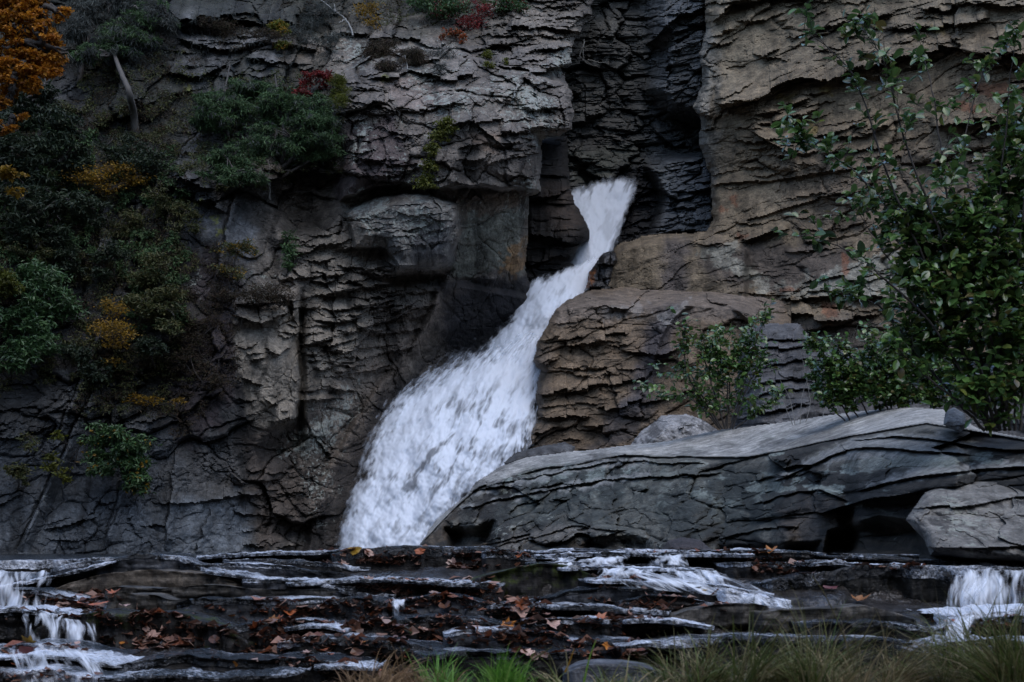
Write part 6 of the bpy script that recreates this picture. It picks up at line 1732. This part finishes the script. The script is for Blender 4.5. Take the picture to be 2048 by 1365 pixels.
def fallen_mat(name, c, rough=.5):
    t = NT(name)
    oi = t.n('ShaderNodeObjectInfo')
    v = t.range(oi.outputs['Random'], 0, 1, .55, 1.35)
    n = t.noise(t.coord(), 40, 4, .6)
    col = t.mix(1.0, t.mix(1.0, (*c,), v, 'MULTIPLY'), t.range(n, .3, .7, .7, 1.3), 'MULTIPLY')
    b = t.bsdf(Base_Color=col, Roughness=rough)
    return t.done(b.outputs[0])
FM = {'brown': fallen_mat('leaf_brown', (.10, .042, .022), .4), 'tan': fallen_mat('leaf_tan', (.30, .19, .155), .35), 'rust': fallen_mat('leaf_rust', (.22, .06, .018), .45), 'orange': fallen_mat('leaf_orange', (.30, .11, .015), .5),
      'yellow': fallen_mat('leaf_yellow', (.42, .25, .03), .5), 'crimson': fallen_mat('leaf_crimson', (.07, .008, .010), .4)}
FT = {}
for c in FM:
    FT[c] = []
    for i in range(5):
        me = fallen_mesh('lobed' if i % 2 else 'oval', .105, (.25, .5, .1, .6, .35)[i], i + len(FT) * 10)
        me.materials.append(FM[c]); FT[c].append(me)

def put_leaf(px, py, colour, scale, label=None, lift=.008, tilt=.5, place='on the stream ledges'):
    p, n = hit(px, py)
    if p is None or p.y > 14: return None
    if n.z < 0: n = -n
    up = (n + Vector((random.gauss(0, tilt), random.gauss(-.2, tilt), .6))).normalized()
    d = Vector((random.gauss(0, 1), random.gauss(0, 1), 0)).normalized()
    x, y, z = frame(d, up)
    from mathutils import Matrix
    o = bpy.data.objects.new('fallen_leaf', random.choice(FT[colour]))
    p = p + up * lift
    o.matrix_world = Matrix(((x.x * scale, y.x * scale, z.x * scale, p.x), (x.y * scale, y.y * scale, z.y * scale, p.y), (x.z * scale, y.z * scale, z.z * scale, p.z), (0, 0, 0, 1)))
    C.objects.link(o)
    lab = {'brown': 'curled brown fallen leaf ', 'tan': 'pale tan fallen leaf ', 'rust': 'rust-red fallen leaf ', 'orange': 'orange fallen leaf ', 'yellow': 'yellow fallen leaf ', 'crimson': 'dark crimson fallen leaf '}[colour] + place
    return tag(o, label or lab, 'leaf', f'{colour} fallen leaves {place}' if not label else 'striking fallen leaves')

random.seed(11)
put_leaf(714, 1106, 'yellow', 1.5, 'large yellow leaf on the crest left of the waterfall foot', .03, .2)
put_leaf(730, 1168, 'yellow', 1.2, 'yellow-orange leaf standing in the wet leaf heap below the crest', .02, .2)
put_leaf(932, 1118, 'rust', 1.4, 'large rust leaf stuck to the face of the crest ledge', .02, .1)
put_leaf(55, 1292, 'yellow', 1.0, 'yellow leaf by the little double cascade', .02, .2)
put_leaf(1412, 1192, 'yellow', 1.2, 'bright orange-yellow leaf on the lip right of the riffle', .02, .2)
put_leaf(1540, 1112, 'orange', 1.6, 'large orange leaf on the far crest before the bank slab', .03, .2)
put_leaf(1718, 1206, 'orange', 1.2, 'orange leaf at the foot of the black rock', .02, .2)
put_leaf(60, 1318, 'crimson', 2.2, 'long dark crimson leaf in the lower left corner', .04, .2)
put_leaf(1090, 1116, 'crimson', 1.3, 'crimson leaf in the water beside the crest', .03, .2)
put_leaf(185, 1226, 'rust', 2.2, 'big upright rust leaf on top of the mossy mound', .05, .2)
put_leaf(1660, 1182, 'crimson', 1.2, 'dark red leaf on the front of the black rock', .02, .2)
# drifts: (x0, y0, x1, y1, count)
DRIFT = [(500, 1200, 1100, 1290, 115), (700, 1160, 1000, 1195, 34), (640, 1100, 860, 1130, 23), (900, 1100, 1060, 1140, 10), (200, 1218, 480, 1300, 26), (0, 1180, 240, 1240, 16), (0, 1290, 240, 1365, 18),
         (1150, 1200, 1330, 1250, 16), (1180, 1150, 1330, 1180, 8), (1230, 1095, 1560, 1125, 10), (1500, 1125, 1640, 1150, 8), (1640, 1125, 1870, 1140, 6), (1000, 1240, 1330, 1320, 30), (420, 1240, 760, 1340, 26), (1860, 1230, 2040, 1262, 10), (1280, 1190, 1460, 1225, 6), (600, 1300, 820, 1360, 10)]
PLACE = ['in the broad drift across the middle ledges', 'in the wet heap below the crest', 'on the crest at the waterfall foot', 'around the crest ledge right of the waterfall', 'on and around the mossy mound', 'by the far left water', 'in the lower left corner',
         'right of the drift under the hump-backed ledge', 'beside the riffle right of the mossy rock', 'on the long crest ledge before the bank slab', 'in the cluster above the black rock', 'on top of the black rock', 'above the green grass', 'between the mossy mound and the brown grass',
         'on the ledge below the right-hand cascade', 'around the lip with the orange-yellow leaf', 'at the left end of the brown grass']
PAL = ['brown'] * 5 + ['tan'] * 6 + ['rust'] * 4 + ['orange'] * 1
cnt = 0
for (x0, y0, x1, y1, n), place in zip(DRIFT, PLACE):
    n = int(n * .78)
    for i in range(n):
        cx, cy = random.uniform(x0, x1), random.uniform(y0, y1)
        if put_leaf(cx, cy, random.choice(PAL), random.uniform(.55, 1.05), None, .008 + .02 * random.random(), place=place): cnt += 1

# smaller crumbled litter, too much to count
def litter():
    VV, FF, T = [], [], 0
    r = random.Random(5)
    for (x0, y0, x1, y1, n) in DRIFT:
        for i in range(n * 22):
            p, nn = hit(r.uniform(x0, x1), r.uniform(y0, y1))
            if p is None or p.y > 14: continue
            if nn.z < .15: continue
            up = (nn + Vector((r.gauss(0, .5), r.gauss(0, .5), .5))).normalized()
            x, y, z = frame(Vector((r.gauss(0, 1), r.gauss(0, 1), 0)), up)
            s = .045 * r.uniform(.4, 1.4); w = s * r.uniform(.3, .8)
            p = p + up * .006
            VV += [p - y * s, p + x * w + z * s * r.uniform(0, .6), p + y * s + z * s * r.uniform(0, .5), p - x * w + z * s * r.uniform(0, .6)]
            FF += [(T, T + 1, T + 2), (T, T + 2, T + 3)]
            T += 4
    me = mesh_np('leaf_litter', np.array([v[:] for v in VV]), np.array(FF), False)
    m = leaf_material('litter_leaves', [(.04, .016, .01), (.11, .045, .025), (.22, .135, .105), (.17, .05, .02), (.07, .03, .018), (.30, .2, .16)], .5, .05)
    tag(obj('leaf_litter', me, m), 'small crumbled brown leaves strewn over the stream ledges', 'leaf litter', kind='stuff')
litter()

# ================================================================== GRASS
def grass_tuft(label, x0, x1, ybase, n, ln, mat, seed, lean=(0, 0), Y=(5.0, 5.6), w=.0045, curl=.6):
    r = random.Random(seed)
    V, Fc = [], []
    k = 0
    nc = max(2, int((x1 - x0) / 32))
    heads = [(r.uniform(x0, x1), r.uniform(*Y), r.uniform(.45, 1.15), Vector((r.gauss(lean[0], .55), r.gauss(lean[1], .3), 0)), r.random() ** 1.5) for _ in range(nc)]
    for i in range(n):
        hx, yy, hh, ha, _q = r.choices(heads, [q[4] + .08 for q in heads])[0]
        yy += r.gauss(0, .05)
        b = at(hx + r.gauss(0, 16), ybase + r.uniform(-10, 30), yy)
        L = ln * hh * r.uniform(.4, 1.15)
        a = ha + Vector((r.gauss(0, .5), r.gauss(0, .35), 0))
        side = Vector((r.gauss(0, 1), r.gauss(0, .5), 0)).normalized() * w * .62 * r.uniform(.6, 1.6)
        seg = 6
        p = b.copy(); d = (Vector((0, 0, 1)) + a * .35).normalized()
        for s in range(seg + 1):
            t = s / seg
            ww = side * (1 - t) ** .6
            V += [p - ww, p + ww]
            d = (d + a * curl * .28 + Vector((0, 0, -.16 * curl * t * 2))).normalized()
            p = p + d * L / seg
        for s in range(seg):
            q = k + s * 2
            Fc.append((q, q + 1, q + 3, q + 2))
        k += (seg + 1) * 2
    co = np.array([v[:] for v in V])
    base = co.mean(0); base[2] = co[:, 2].min()
    o = obj('grass_tuft', mesh_np('grass_tuft', co - base, np.array(Fc)), mat, None, base)
    return tag(o, label, 'grass', 'tufts of grass on the near bank', 'stuff')
M_GGREEN = leaf_material('green_grass', [(0.042, 0.119, 0.014), (0.105, 0.266, 0.028), (0.140, 0.238, 0.042), (0.070, 0.182, 0.022)], .5, .35)
M_GDRY = leaf_material('dry_grass', [(0.140, 0.105, 0.048), (0.322, 0.259, 0.147), (0.084, 0.063, 0.031), (0.105, 0.119, 0.031), (0.196, 0.154, 0.077)], .7, .3)
M_GMIX = leaf_material('mixed_grass', [(0.049, 0.091, 0.017), (0.140, 0.119, 0.045), (0.084, 0.140, 0.025), (0.266, 0.217, 0.119), (0.042, 0.077, 0.017), (0.105, 0.077, 0.034)], .6, .3)
M_GBROWN = leaf_material('brown_grass', [(0.154, 0.091, 0.045), (0.238, 0.154, 0.077), (0.105, 0.063, 0.036)], .7, .3)
grass_tuft('bright green grass tuft at the bottom between dry stalks', 850, 1060, 1390, 800, .22, M_GGREEN, 1, (0, 0))
grass_tuft('bent brown grass tuft left of the bright green one', 680, 900, 1390, 1000, .24, M_GBROWN, 2, (-.5, 0), curl=1.3)
grass_tuft('sparse green-brown grass right of the bright green tuft', 1030, 1330, 1395, 600, .17, M_GMIX, 3, (.1, 0), curl=1.0)
grass_tuft('tall mixed green and dry grass in front of the flat ledges', 1340, 1660, 1395, 1900, .40, M_GMIX, 4, (0, 0), curl=1.0)
grass_tuft('tangle of dry tan grass at lower right', 1540, 1920, 1400, 1800, .36, M_GDRY, 5, (-.1, 0), curl=1.2)
grass_tuft('green grass tuft in the lower right corner', 1860, 2110, 1395, 1500, .40, M_GMIX, 6, (0, 0), curl=.8)
grass_tuft('low dry grass along the bottom edge left of the tall mixed grass', 1180, 1480, 1400, 800, .2, M_GDRY, 7, (0, 0), curl=1.2)
grass_tuft('brown stalks lying over the lower left edge of the grass', 600, 780, 1385, 120, .16, M_GBROWN, 10, (-.3, 0), curl=1.0)

def stalk(label, pts, mat, w):
    c = curve_pts([at(x, y, 5.2) for x, y in pts], 6)
    k = len(c)
    me = tubes_mesh('grass_stalk', [(c, [w * (1 - .7 * i / (k - 1)) for i in range(k)])], 4)
    tag(obj('grass_stalk', me, mat), label, 'grass stalk', 'single grass stalks')
stalk('long bare tan stalk leaning before the black rock', [(1720, 1380), (1690, 1280), (1650, 1190), (1622, 1150)], M_GDRY, .004)
stalk('short pale stalk leaning right of the long bare one', [(1715, 1300), (1735, 1260), (1752, 1228)], M_GDRY, .005)
stalk('thick green blade rising beside the smooth blue-grey stone', [(1168, 1365), (1178, 1320), (1192, 1280)], M_GGREEN, .006)
stalk('orange-brown blade left of the thick green blade', [(1130, 1345), (1140, 1322), (1148, 1298)], M_YELLOW, .006)
stalk('pale dead twig slanting above the smooth blue-grey stone', [(1050, 1330), (1080, 1310), (1104, 1294)], M_GDRY, .005)
